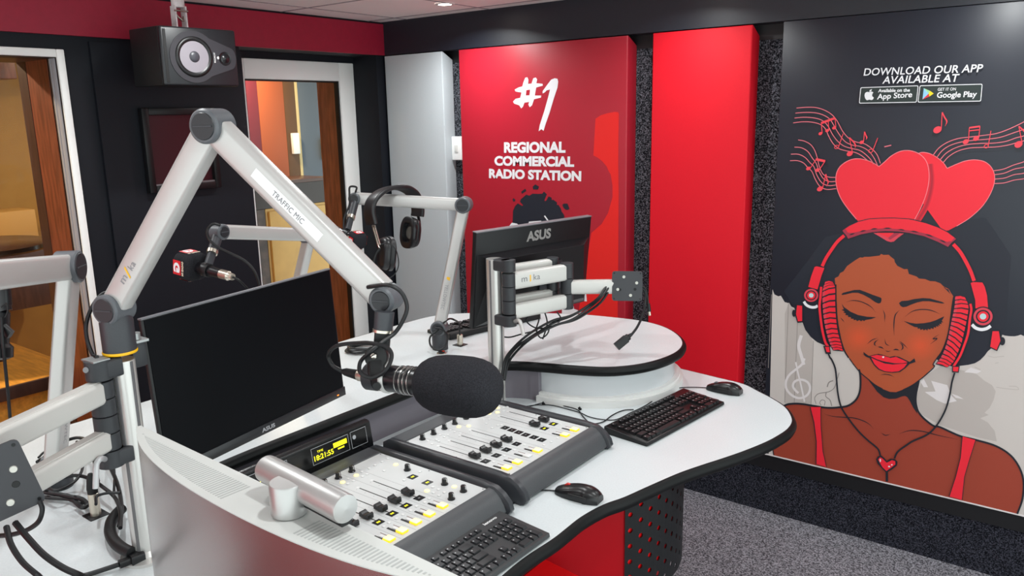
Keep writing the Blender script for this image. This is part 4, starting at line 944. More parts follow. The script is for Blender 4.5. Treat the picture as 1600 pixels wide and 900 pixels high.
# seen side = local +z
obj('housing', MB().add(rbox((0, 0, -0.012), (MW, MH, 0.02), 0.003), 0, T), back_m, t)
mb = MB()
z1 = 0.026; yt = MH / 2 - 0.075
P = [(-MW / 2 + 0.004, 0.0), (-MW / 2 + 0.03, z1), (MW / 2 - 0.03, z1), (MW / 2 - 0.004, 0.0)]
vs = [(-MW / 2 + 0.004, yt, -0.003), (MW / 2 - 0.004, yt, -0.003), (MW / 2 - 0.004, -MH / 2 + 0.004, -0.003), (-MW / 2 + 0.004, -MH / 2 + 0.004, -0.003),
      (-MW / 2 + 0.06, yt - 0.018, z1), (MW / 2 - 0.06, yt - 0.018, z1), (MW / 2 - 0.04, -MH / 2 + 0.03, z1), (-MW / 2 + 0.04, -MH / 2 + 0.03, z1)]
mb.add((vs, [(0, 1, 5, 4), (1, 2, 6, 5), (2, 3, 7, 6), (3, 0, 4, 7), (7, 6, 5, 4)]), 0, T)
obj('back_hump', mb, mat('satin_black_back', '#0d0e12', 0.42, spec=0.35), t, smooth=False)
obj('mount_plate', MB().add(rbox((0.045, -0.02, z1 + 0.004), (0.105, 0.105, 0.008), 0.004), 0, T), mat('dark_steel', '#34363b', 0.4, 0.5), t)
mb = MB(); put_text(mb, 'ASUS', T @ Vector((-0.05, 0.105, -0.0012)), T.to_3x3() @ Vector((0.115, 0, 0)), T.to_3x3() @ Vector((0, 0.036, 0)), 0, 0.04)
obj('maker_lettering', mb, mat('grey_back_lettering', '#8d8a88', 0.4), t, smooth=False)
obj('top_edge', MB().add(rbox((0, MH / 2 - 0.001, -0.012), (MW, 0.003, 0.021)), 0, T), MATS['dull_edge'], t)
MB2 = T.copy()
# silver all-in-one computer in the foreground, seen from behind, with a webcam on top
iy = 0.515; itz = CAM_Z - 0.428
pL = PZ(215, 668, itz); pR = PZ(700, 900, itz)
d = (pR - pL); d.z = 0; d.normalize()
IW = 0.65; nb = Vector((d.y, -d.x, 0))              # back faces the viewer
if nb.dot(CAM - pL) < 0: nb = -nb
t = thing('all_in_one_computer', 'silver-white all-in-one computer seen from behind in the foreground', 'computer', (pL + d * IW / 2) * 1 - Vector((0, 0, itz - ZD)))
IM = Matrix((d, Vector((0, 0, 1)), nb)).transposed().to_4x4(); IM.translation = pL - Vector((0, 0, 0)); IM.translation.z = itz
silver_sh = mat('satin_silver_shell', '#b3adac', 0.27, 0.95)
IH = 0.43
def back_z(x, y):                                   # rounded ends, gently swollen back
    e = min(x, IW - x); u = max(0.0, 1 - ((x - IW / 2) / (IW / 2)) ** 2); v = max(0.0, 1 - ((y + IH / 2) / (IH / 2)) ** 2)
    return 0.001 + 0.066 * (1 - math.exp(-x / 0.12)) * (1 - math.exp(-(IW - x) / 0.12)) + 0.006 * u * v
NX, NY = 40, 20; vs = []; fs = []
for j in range(NY + 1):
    for i in range(NX + 1):
        x = IW * (0.5 - 0.5 * math.cos(math.pi * i / NX)); y = -IH * j / NY; vs.append((x, y, back_z(x, y)))
for j in range(NY):
    for i in range(NX):
        a = j * (NX + 1) + i; fs.append((a, a + NX + 1, a + NX + 2, a + 1))
o0 = len(vs)
for j in range(NY + 1):
    for i in range(NX + 1): vs.append((IW * (0.5 - 0.5 * math.cos(math.pi * i / NX)), -IH * j / NY, -0.004))
for j in range(NY):
    for i in range(NX):
        a = o0 + j * (NX + 1) + i; fs.append((a, a + 1, a + NX + 2, a + NX + 1))
bd = [i for i in range(NX + 1)] + [j * (NX + 1) + NX for j in range(1, NY + 1)] + [NY * (NX + 1) + i for i in range(NX - 1, -1, -1)] + [j * (NX + 1) for j in range(NY - 1, 0, -1)]
for k in range(len(bd)):
    a, b = bd[k], bd[(k + 1) % len(bd)]; fs.append((a, b, b + o0, a + o0))
obj('shell', MB().add((vs, fs), 0, IM), silver_sh, t, angle=50)
# slotted top edge
mb = MB(); mg = MB()
lip = [(x, back_z(x, 0)) for x in (IW * (0.5 - 0.5 * math.cos(math.pi * i / 40)) for i in range(41))]
mg.add(prism([(x, z + 0.0006) for x, z in lip] + [(IW, -0.0045), (0, -0.0045)], 0.0002, 0.0016, Matrix(((1, 0, 0, 0), (0, 0, 1, 0), (0, 1, 0, 0), (0, 0, 0, 1)))), 0, IM)
obj('top_strip', mg, mat('white_top_strip', '#bfc1be', 0.4), t)
mg2 = MB()
for k in range(104):
    x = 0.035 + k * (IW - 0.07) / 103
    if 0.30 < x < 0.43: continue
    zc = back_z(x, 0); (mb if x < 0.36 else mg2).add(bx(x - 0.0013, x + 0.0013, 0.0015, 0.0018, 0.010, zc - 0.010), 0, IM)
obj('vent_grille', mg2, mat('grey_vent_slot', '#a2a5a3', 0.5), t, smooth=False)
obj('vent_grille', mb, mat('grey_vent_slot', '#a2a5a3', 0.5), t, smooth=False)
obj('rear_mark', MB().add(prism([(0.24 + 0.018 * math.cos(a), -0.195 + 0.021 * math.sin(a)) for a in (2 * math.pi * k / 20 for k in range(20))], 0.0690, 0.0705), 0, IM), black, t)
obj('stand', MB().add(rbox((IW / 2, -IH - 0.02, -0.01), (0.19, 0.10, 0.012), 0.004), 0, IM).add(rbox((IW / 2, -(itz - ZD) + 0.006, 0.0), (0.19, 0.010, 0.17), 0.004), 0, IM), silver_sh, t)

# webcam clipped on its top edge: aluminium barrel with round foot
wbase = PZ(453, 801, itz + 0.002)
w = thing('webcam', 'silver barrel-shaped webcam on a round foot atop the foreground computer', 'webcam', wbase)
alu_w = mat('brushed_aluminium', '#b4b3b2', 0.38, 0.7)
obj('foot', MB().add(lathe([(0.019, 0), (0.0202, 0.0015), (0.0202, 0.036), (0.0190, 0.0378), (0.0, 0.0385)], 32, wbase)), alu_w, w)
wa, wb = PZ(415, 731, itz + 0.030), PZ(541, 796, itz + 0.030)
ax = (wb - wa)
obj('barrel', MB().add(lathe([(0.0, 0), (0.0135, 0.0005), (0.0158, 0.003), (0.016, 0.006), (0.016, ax.length - 0.004), (0.0152, ax.length - 0.001), (0.0, ax.length)], 36, wa, ax, caps=False)), alu_w, w)
obj('lens_slot', MB().add(bar(wa + ax * 0.55 + Vector((0, 0, -0.0158)), wa + ax * 0.99 + Vector((0, 0, -0.0158)), (0, 0, 1), 0.006, 0.014, 0.002)), black, w)

# ------------------------------------------------------------------ keyboards and mice
key_m = mat('black_keycap', '#111113', 0.45, spec=0.4); kb_m = mat('black_keyboard_case', '#0b0b0d', 0.4, spec=0.4); kg_m = mat('grey_keyboard_case', '#343537', 0.45); kgk = mat('charcoal_keycap', '#222326', 0.4); legend = mat('key_legend', '#b8b9bb', 0.5)
def keyboard(label, corner, xdir, L, Wd, case, cap, z, lift=0.012, low_keys=False, logo=None):
    """corner = rear left corner, xdir = along the key rows"""
    ex = Vector(xdir).normalized(); ey = Vector((-ex.y, ex.x, 0))       # ey towards the rear
    M = Matrix((ex, ey, Vector((0, 0, 1)))).transposed().to_4x4(); M.translation = Vector((corner[0], corner[1], z))
    t = thing('keyboard', label, 'keyboard', M @ Vector((L / 2, -Wd / 2, 0)))
    hf, hr = 0.012, 0.012 + lift
    mb = MB()
    prof = [(0, 0.001), (-Wd + 0.003, 0.001), (-Wd, 0.004), (-Wd + 0.002, hf), (-0.004, hr), (0, hr - 0.004)]
    n = len(prof); vs = []
    for x, d in ((0, 0.003), (0.003, 0), (L - 0.003, 0), (L, 0.003)):
        vs += [(x, y + (d if y < -Wd / 2 else -d), max(0.001, h - d * 0.6)) for y, h in prof]
    fs = [(i * n + k, i * n + (k + 1) % n, (i + 1) * n + (k + 1) % n, (i + 1) * n + k) for i in range(3) for k in range(n)] + [tuple(range(n))[::-1], tuple(range(3 * n, 4 * n))]
    mb.add((vs, fs), 0, M); obj('case', mb, case, t)
    mk = MB(); ml = MB(); u = (L - 0.026) / 22.9; x0 = 0.013
    def deck(y): return hr + (hf - hr) * (-y / Wd)
    ys = Wd * 0.17; pitch = (Wd * 0.80) / 5.6
    kh = 0.004 if low_keys else 0.0075
    def key(x, y, w, h=1.0, leg=True):
        cx_ = x0 + (x + w / 2) * u; cy_ = -(Wd * 0.15 + (y + h / 2) * pitch); sx = w * u - 0.0028; sy = h * pitch - 0.0030; zz = deck(cy_)
        b = [(-sx / 2, -sy / 2), (sx / 2, -sy / 2), (sx / 2, sy / 2), (-sx / 2, sy / 2)]; k_ = 0.86
        vs = [(cx_ + a, cy_ + c, zz - 0.001) for a, c in b] + [(cx_ + a * k_, cy_ + c * k_ + 0.0004, zz + kh) for a, c in b]
        mk.add((vs, [(0, 1, 5, 4), (1, 2, 6, 5), (2, 3, 7, 6), (3, 0, 4, 7), (4, 5, 6, 7)]), 0, M)
        if leg and w < 2:
            q = 0.0016; mk.add(([(cx_ - sx * 0.22 - q, cy_ + sy * 0.16 - q, zz + kh + 0.0002), (cx_ - sx * 0.22 + q, cy_ + sy * 0.16 - q, zz + kh + 0.0002), (cx_ - sx * 0.22 + q, cy_ + sy * 0.16 + q, zz + kh + 0.0002), (cx_ - sx * 0.22 - q, cy_ + sy * 0.16 + q, zz + kh + 0.0002)], [(0, 1, 2, 3)]), 1, M)
    for x in [0] + [2 + i for i in range(4)] + [6.5 + i for i in range(4)] + [11 + i for i in range(4)] + [15.3, 16.3, 17.3]: key(x, -0.35, 1, 0.7)
    for i in range(13): key(i, 0.6, 1)
    key(13, 0.6, 2); key(0, 1.6, 1.5)
    for i in range(12): key(1.5 + i, 1.6, 1)
    key(13.5, 1.6, 1.5); key(0, 2.6, 1.75)
    for i in range(11): key(1.75 + i, 2.6, 1)
    key(12.75, 2.6, 2.25); key(0, 3.6, 2.25)
    for i in range(10): key(2.25 + i, 3.6, 1)
    key(12.25, 3.6, 2.75)
    for x, w in ((0, 1.25), (1.25, 1.25), (2.5, 1.25), (3.75, 6.25), (10, 1.25), (11.25, 1.25), (12.5, 1.25), (13.75, 1.25)): key(x, 4.6, w)
    for i in range(3): key(15.3 + i, 0.6, 1); key(15.3 + i, 1.6, 1); key(15.3 + i, 4.6, 1)
    key(16.3, 3.6, 1)
    for j in range(4):
        for i in range(3): key(18.7 + i, 0.6 + j, 1)
        if j in (0,): key(21.7, 0.6, 1)
    key(21.7, 1.6, 1, 2); key(21.7, 3.6, 1, 2); key(18.7, 4.6, 2); key(20.7, 4.6, 1)
    obj('keys', mk, [cap, legend], t, smooth=False)
    if logo:
        m2 = MB(); O = M @ Vector((L - 0.075, -0.019, deck(-0.015) + 0.0006)); put_text(m2, logo, O, M.to_3x3() @ Vector((0.045, 0, 0.0)), M.to_3x3() @ Vector((0, 0.0085, 0.0007)), 0, 0.03)
        obj('maker_lettering', m2, mat('white_lettering', '#dcdcdc', 0.4), t, smooth=False)
    return t
# by the turret: rear-left corner nearest the far console
k1 = PZ(943, 671, ZD + 0.012); k1r = PZ(1056, 615, ZD + 0.015); k1b = PZ(996, 702, ZD)
dx = (k1r - k1); dx.z = 0
keyboard('black keyboard lying between the six-fader console and the far mouse', k1, dx, 0.445, 0.158, kb_m, key_m, ZD)
# by the palm rest: its right-rear corner is seen, rows run away to the silver computer
kr = PZ(780, 803, ZD + 0.012); kr2 = PZ(672, 872, ZD + 0.012)
dx = (kr - kr2); dx.z = 0; dx.normalize()
keyboard('grey keyboard with numeric keypad at the desk edge, partly behind the foreground computer', kr - dx * 0.44, dx, 0.44, 0.150, kg_m, kgk, ZD, 0.010, True, 'lenovo')
# guest keyboard beside the monitor seen from behind (its far side faces the window)
g0 = PZ(703, 532, ZTIER); g1 = PZ(762, 518, ZTIER)
dx = (g1 - g0); dx.z = 0; dx.normalize(); ey = Vector((-dx.y, dx.x, 0))
keyboard('black keyboard on the raised top, partly hidden by the central pole', g0 + dx * 0.45 + ey * 0.0, -dx, 0.45, 0.15, kb_m, key_m, ZTIER)

mouse_m = mat('black_mouse_shell', '#0e0f11', 0.3); mouse_d = mat('black_mouse_side', '#0f1012', 0.5)
def mouse(label, tail, nose, logo=False, wheel=None):
    """tail = palm end, nose = cable end"""
    tl = Vector(tail); ns = Vector(nose); ey = (ns - tl); ey.z = 0; L = ey.length; ey.normalize(); ex = Vector((ey.y, -ey.x, 0))
    M = Matrix((ex, ey, Vector((0, 0, 1)))).transposed().to_4x4(); M.translation = tl
    t = thing('computer_mouse', label, 'mouse', tl + ey * L / 2)
    def hump(n, m, top):
        vs = []; fs = []
        for j in range(n + 1):
            v = j / n; y = L * v
            w = 0.031 * (math.sin(math.pi * min(1, max(0, 0.08 + 0.86 * v))) ** 0.42) * (1.0 - 0.12 * math.sin(math.pi * v) * (v > .3))
            h = 0.040 * (math.sin(math.pi * (0.10 + 0.80 * v ** 0.85)) ** 0.62) * (1.0 - 0.30 * v)
            for i in range(m + 1):
                a = math.pi * i / m; x = -w * math.cos(a); zz = h * math.sin(a) ** 0.55
                vs.append((x, y, 0.001 + zz))
        for j in range(n):
            for i in range(m):
                a = j * (m + 1) + i; fs.append((a, a + 1, a + m + 2, a + m + 1))
        fs.append(tuple(range(m + 1))); fs.append(tuple(n * (m + 1) + i for i in range(m, -1, -1)))
        for j in range(n): fs.append((j * (m + 1), (j + 1) * (m + 1), (j + 1) * (m + 1) + m, j * (m + 1) + m))
        return vs, fs
    obj('shell', MB().add(hump(24, 24, True), 0, M), mouse_m, t, angle=60)
    mb = MB().add(cyl((-0.003, L * 0.74, 0.021), (0.003, L * 0.74, 0.021), 0.010, n=18), 0, M)
    obj('scroll_wheel', mb, wheel or mat('grey_wheel', '#6a6a6d', 0.5), t)
    for s in (-1, 1): obj('side_grip', MB().add(rbox((s * 0.0275, L * 0.42, 0.012), (0.005, L * 0.42, 0.014), 0.002), 0, M), mouse_d, t)
    return t
m1n = PZ(871, 768, ZD); m1t = PZ(938, 786, ZD)
mouse('black mouse with a red wheel between the two keyboards', m1t, m1n, wheel=mat('red_wheel', '#c8322c', 0.4))
m2n = PZ(1106, 607, ZD); m2t = PZ(1158, 617, ZD)
mouse('black mouse at the rounded end of the desk beside the red panel', m2t, m2n)
# ------------------------------------------------------------------ pole systems, monitor arms, microphone arms
pole_m = mat('silver_pole', '#cbc9c6', 0.28, 0.6); yellow = mat('yellow_ring', '#f2b705', 0.4)
joint_m = noisy(mat('grey_joint_plastic', '#33353a', 0.45), 300, 0.06); cap_m = mat('dark_joint_cap', '#1d1f24', 0.4); hub_m = noisy(mat('mid_grey_joint_shell', '#55585d', 0.42), 300, 0.05); edge_hi = mat('light_joint_shell', '#8b8e92', 0.4)
def tall_pole(label, x, y, z0, z1, ang, R=0.0225):
    t = thing('equipment_pole', label, 'pole', (x, y, z0))
    obj('tube', MB().add(cyl((x, y, z0 + 0.008), (x, y, z1), R, n=32), 0), pole_m, t)
    mb = MB()
    for a in (ang - 0.55, ang + 0.75):
        c = Vector((x + (R - 0.0003) * math.cos(a), y + (R - 0.0003) * math.sin(a), 0)); mb.add(bar((c.x, c.y, z0 + 0.01), (c.x, c.y, z1 - 0.002), (math.cos(a), math.sin(a), 0), 0.003, 0.006, 0.001))
    obj('slot', mb, mat('dark_slot', '#5d5c5e', 0.4), t)
    obj('base_flange', MB().add(lathe([(0.045, 0), (0.045, 0.006), (0.030, 0.010), (0.024, 0.02)], 32, (x, y, z0))), pole_m, t)
    return t
def arm_label(mb_name, txt, mid, along, up, w, h, m, parent, lift, bold=0.0):
    mb = MB(); along = Vector(along).normalized(); up = Vector(up).normalized()
    put_text(mb, txt, Vector(mid) - along * w / 2 - up * h / 2 + lift, along * w, up * h, 0, bold, 1.05); return obj(mb_name, mb, m, parent, smooth=False)
txt_grey = mat('grey_arm_lettering', '#8b8b90', 0.4); txt_yel = mat('yellow_arm_lettering', '#f0b81c', 0.4); tape = mat('white_tape', '#eeeef0', 0.5)

def hub(mb_obj_parent, c, n, r=0.027, w=0.046, disc_side=1, name='joint'):
    n = Vector(n).normalized(); c = Vector(c)
    obj(name, MB().add(lathe([(r - 0.003, 0), (r, 0.003), (r, w - 0.003), (r - 0.003, w)], 32, c - n * w / 2, n), 0).add(lathe([(r - 0.006, 0), (r - 0.007, 0.0015)], 28, c + n * disc_side * (w / 2), n * disc_side), 1).add(bar(c + n * (w / 2 + 0.0015) - n.cross(Vector((0, 0, 1))) * r * 0.62, c + n * (w / 2 + 0.0015) + n.cross(Vector((0, 0, 1))) * r * 0.62, n, 0.002, 0.003, 0.0006), 2), [hub_m, cap_m, joint_m], mb_obj_parent)
def mic_arm(label, base, J, E, End, a=0.048, b=0.031, base_h=None, group=None, turret=True, collar_r=0.028, er=0.0275):
    """base: point it stands on; J lower joint, E elbow, End outer joint"""
    base, J, E, End = map(Vector, (base, J, E, End))
    t = thing('microphone_boom', label, 'microphone arm', base, group)
    h = (E - J); hd = Vector((h.x, h.y, 0)); 
    if hd.length < 0.16: hd = Vector(((End - E).x, (End - E).y, 0))
    n1 = Vector((-hd.y, hd.x, 0)).normalized()
    if n1.dot(CAM - J) < 0: n1 = -n1
    h2 = End - E; n2 = Vector((-h2.y, h2.x, 0)).normalized()
    if n2.dot(CAM - E) < 0: n2 = -n2
    if turret:
        zt = J.z - 0.012
        obj('swivel_base', MB().add(lathe([(collar_r, 0), (collar_r, zt - base.z - 0.012), (collar_r - 0.004, zt - base.z)], 32, base), 0), joint_m, t)
    hub(t, J, n1, 0.0275, 0.05)
    u1 = (E - J).normalized(); s1 = n1.cross(u1)
    obj('lower_arm', MB().add(bar(J + u1 * 0.018, E - u1 * 0.012, s1, a, b, 0.009)), arm_white, t)
    hub(t, E, n1 if n1.dot(n2) > 0.5 else n2, er, 0.05, name='elbow_joint')
    u2 = (End - E).normalized(); s2 = n2.cross(u2)
    obj('upper_arm', MB().add(bar(E + u2 * 0.016, End - u2 * 0.012, s2, a, b, 0.009)), arm_white, t)
    hub(t, End, n2, 0.0215, 0.042, name='outer_joint')
    return t, u1, s1, n1, u2, s2, n2

# --- left pole with its microphone arm
LPX, LPY = -1.382, 0.655
tall_pole('silver pole at the left carrying the large microphone arm', LPX, LPY, ZTIER, CAM_Z - 0.412, math.atan2(-LPY, -LPX))
J = Vector((LPX, LPY, CAM_Z - 0.315))
J = PV(187, 480, (LPX, LPY))
def inplane(px, J, phi):
    d = ray(*px); hx, hy = -math.sin(phi), math.cos(phi); t_ = (hx * J.x + hy * J.y) / (hx * d.x + hy * d.y); return CAM + d * t_
phi = math.radians(20)
E1 = inplane((333, 197), J, phi); N1 = inplane((604, 466), J, phi)
zy = PV(187, 549, (LPX, LPY)).z
arm1, u1, s1, n1, u2, s2, n2 = mic_arm('large white microphone arm with a taped name strip, nearest the camera', (LPX, LPY, zy + 0.003), J, E1, N1)
obj('collar_ring', MB().add(lathe([(0.0285, 0), (0.0292, 0.001), (0.0292, 0.004), (0.0285, 0.005)], 32, (LPX, LPY, zy - 0.002))), yellow, arm1)
mid = E1 + u2 * (N1 - E1).length * 0.46 + n2 * (0.0155 + 0.0004)
obj('tape_strip', MB().add(([mid + u2 * sx * 0.075 + s2 * (sy * 0.0085 + 0.001) for sx, sy in ((-1, -1), (1, -1), (1, 1), (-1, 1))], [(0, 1, 2, 3)])), tape, arm1, smooth=False)
sgn2 = 1 if s2.z > 0 else -1
arm_label('tape_lettering', 'TRAFFIC MIC', mid + u2 * 0.004, u2, s2 * sgn2, 0.068, 0.009, mat('faint_grey_lettering', '#77787c', 0.5), arm1, n2 * 0.0004)
q = J + u1 * 0.085 + n1 * (0.0155 + 0.0004)
sg1 = s1 if s1.dot(Vector((0, 0, 1))) > 0 else -s1
arm_label('maker_lettering', 'm', q - u1 * 0.014, u1, sg1, 0.016, 0.009, txt_grey, arm1, n1 * 0.0002)
arm_label('maker_lettering', 'ka', q + u1 * 0.018, u1, sg1, 0.016, 0.012, txt_grey, arm1, n1 * 0.0002)
obj('maker_stroke', MB().add(([q + u1 * (a_ + 0.004 * b_ / 0.009) + sg1 * b_ for a_, b_ in ((-0.001, -0.009), (0.003, -0.009), (0.003, 0.010), (-0.001, 0.010))], [(0, 1, 2, 3)])), txt_yel, arm1, smooth=False)

# --- microphones
foam_m = noisy(mat('charcoal_foam', '#26262a', 0.95, spec=0.15), 500, 0.3, 0.6)
mic_blk = mat('gloss_black_mic', '#121216', 0.3); xlr_m = mat('nickel_plug', '#d3cabb', 0.28, 0.9); stripe_w = mat('white_band', '#d9d9d6', 0.4)
p0, p1 = PD(560, 586, 1.235), PD(779, 610, 1.115)
ax = (p1 - p0).normalized()
def on(px): # parameter of point on mic axis at this pixel column
    best = min(range(401), key=lambda k: abs(800 + FPX * ((p0 + (p1 - p0) * k / 400 - CAM).dot(CR)) / ((p0 + (p1 - p0) * k / 400 - CAM).dot(CF)) - px)); return (p1 - p0) * best / 400 + p0
mc = on(640)
mt = thing('broadcast_microphone', 'large studio microphone in a round charcoal foam cover', 'microphone', (mc.x, mc.y, p0.z - 0.05))
f0, f1 = on(653), p1
FL = (f1 - f0).length; FR = 0.0455
prof = [(0.0, 0.0)] + [(FR * (1 - abs(2 * s - 1) ** 3.0) ** (1 / 2.6) * (1.0 - 0.05 * (1 - s)), FL * s) for s in [0.004, 0.015, 0.03, 0.06, 0.1, 0.16, 0.24, 0.34, 0.45, 0.55, 0.66, 0.76, 0.84, 0.9, 0.94, 0.97, 0.985, 0.996]] + [(0.0, FL)]
obj('foam_windscreen', MB().add(lathe(prof, 48, f0, ax, caps=False)), foam_m, mt, angle=80)
b0, b1 = on(590), on(662)
BL = (b1 - b0).length; R1 = 0.0215
obj('body', MB().add(lathe([(R1 * 0.7, 0), (R1 * 0.93, 0.002), (R1 * 0.95, 0.006), (R1 * 0.95, BL)], 36, b0, ax)), mic_blk, mt)
c = on(607); obj('white_band', MB().add(lathe([(R1 * 1.03, -0.004), (R1 * 1.06, -0.003), (R1 * 1.06, 0.003), (R1 * 1.03, 0.004)], 36, c, ax)), stripe_w, mt)
mb = MB()
for k in range(3): mb.add(lathe([(R1 * 0.96, -0.0012), (R1 * 1.04, -0.0006), (R1 * 1.04, 0.0006), (R1 * 0.96, 0.0012)], 36, on(636 + 6 * k), ax))
mb.add(lathe([(R1 * 0.96, -0.0008), (R1 * 1.02, 0), (R1 * 0.96, 0.0008)], 36, on(628), ax))
obj('grille_rings', mb, mat('pale_metal_ring', '#b9b7b4', 0.25, 0.9), mt)
s0, s1_ = on(575), on(592)
obj('clamp_ring', MB().add(lathe([(R1 * 0.75, 0), (R1 * 0.98, 0.002), (R1 * 0.98, (s1_ - s0).length)], 32, s0, ax)), dgrey, mt)
# plug
q0, q1 = on(555), on(577)
ql = (q1 - q0).length
obj('plug', MB().add(lathe([(0.0085, 0), (0.0092, 0.001), (0.0092, ql)], 24, q0, ax)), xlr_m, mt)
tail = PD(535, 580, 1.245)
obj('plug_boot', MB().add(lathe([(0.0038, 0), (0.0062, 0.006), (0.0082, (q0 - tail).length)], 20, tail, q0 - tail)), black_soft, mt)
# swivel holder between arm tip and clamp
hj = N1 + Vector((0, 0, -0.003)); hk = PD(596, 545, 1.205); top_ = PD(601, 487, 1.20)
obj('holder_socket', MB().add(cyl(top_ , top_ + (hk - top_) * 0.50, 0.0150, 0.0145, 28)), joint_m, mt)
obj('holder_ring', MB().add(cyl(top_ + (hk - top_) * 0.48, top_ + (hk - top_) * 0.55, 0.0160, 0.0160, 28)), xlr_m, mt)
obj('holder_fork', MB().add(bar(top_ + (hk - top_) * 0.55, hk, CR, 0.024, 0.016, 0.004)).add(lathe([(0.0165, -0.011), (0.0175, -0.009), (0.0175, 0.009), (0.0165, 0.011)], 28, PD(589, 557, 1.20), -CF)), black, mt)
obj('holder_screw', MB().add(lathe([(0.0046, 0), (0.0046, 0.002), (0.003, 0.003)], 16, PD(584, 556.5, 1.187), -CF)), chrome, mt)
obj('clamp_knuckle', MB().add(bar(PD(588, 565, 1.20), PD(590, 590, 1.195), CR, 0.026, 0.024, 0.006)).add(lathe([(0.006, 0), (0.006, 0.008)], 14, PD(590, 603, 1.19), -CF)), black, mt)
tag(obj('microphone_cable', MB().add(tube([tail + (tail - q0) * 0.02, PD(520, 571, 1.25), PD(513, 556, 1.25), PD(525, 541, 1.23), PD(560, 536, 1.21), PD(585, 537, 1.175), PD(605, 543, 1.17), PD(612, 555, 1.165), PD(603, 578, 1.16), PD(580, 590, 1.165), PD(563, 582, 1.17), PD(563, 566, 1.18), PD(580, 549, 1.17), PD(600, 533, 1.18), PD(617, 520, 1.19), PD(630, 500, 1.19), PD(636, 480, 1.19), PD(628, 458, 1.19), PD(610, 446, 1.19), N1 - u2 * 0.03 + n2 * 0.018], 0.0032, 10, 6)), cable_m), 'black cable looped round the holder of the grey foam microphone', 'cable')

# --- guest microphone arms on the raised top
B3 = PZ(688, 545, ZTIER); J3 = PV(684, 512, B3); E3 = Vector((-1.764, 2.049, CAM_Z - 0.294)); N3 = Vector((-2.116, 1.872, CAM_Z - 0.267))
E3 = PD(725, 320, (E3 - CAM).dot(CF)); N3 = PD(556, 310, (N3 - CAM).dot(CF))
arm3, a1, a2, an1, a3, a4, an2 = mic_arm('slim white microphone arm with headphones hanging from it', B3, J3, E3, N3, 0.042, 0.028)
q = J3 + a1 * 0.115 + an1 * 0.0146; sg = a2 if a2.dot(CR) < 0 else -a2
arm_label('maker_lettering', 'YELLOWTEC', q, -a1, sg if False else (a2 if (-a1).cross(a2).dot(an1) > 0 else -a2), 0.09, 0.012, txt_grey, arm3, Vector((0, 0, 0)))
obj('maker_mark', MB().add(([q + a1 * (0.060 + x) + a2 * y for x, y in ((0, -0.006), (0.012, -0.006), (0.012, 0.006), (0.004, 0.006))], [(0, 1, 2, 3)])), txt_yel, arm3, smooth=False)
B2 = Vector((-2.172, 1.585, ZTIER)); J2 = B2 + Vector((0, 0, 0.09)); E2 = PD(484, 367, (Vector((-1.985, 1.566, -0.35))).dot(CF)); N2 = PD(342, 362, (Vector((-1.92, 1.21, -0.295))).dot(CF))
arm2, *_ = mic_arm('white microphone arm rising from behind the large black screen', B2, J2, E2, N2, 0.040, 0.028)
B4 = PZ(91, 760, ZTIER); J4 = PV(90, 728, B4); E4 = PD(108, 417, Vector((-1.837, 0.784, -0.307)).dot(CF)); N4 = PD(-75, 437, Vector((-1.56, 0.45, -0.25)).dot(CF))
arm4, a1, a2, an1, *_ = mic_arm('white microphone arm at the far left edge of the raised top', B4, J4, E4, N4, 0.056, 0.034, collar_r=0.032, er=0.036)
q = J4 + a1 * 0.075 + an1 * 0.0176
arm_label('maker_lettering', 'WTEC', q, -a1, (a2 if (-a1).cross(a2).dot(an1) > 0 else -a2), 0.045, 0.014, txt_grey, arm4, Vector((0, 0, 0)))

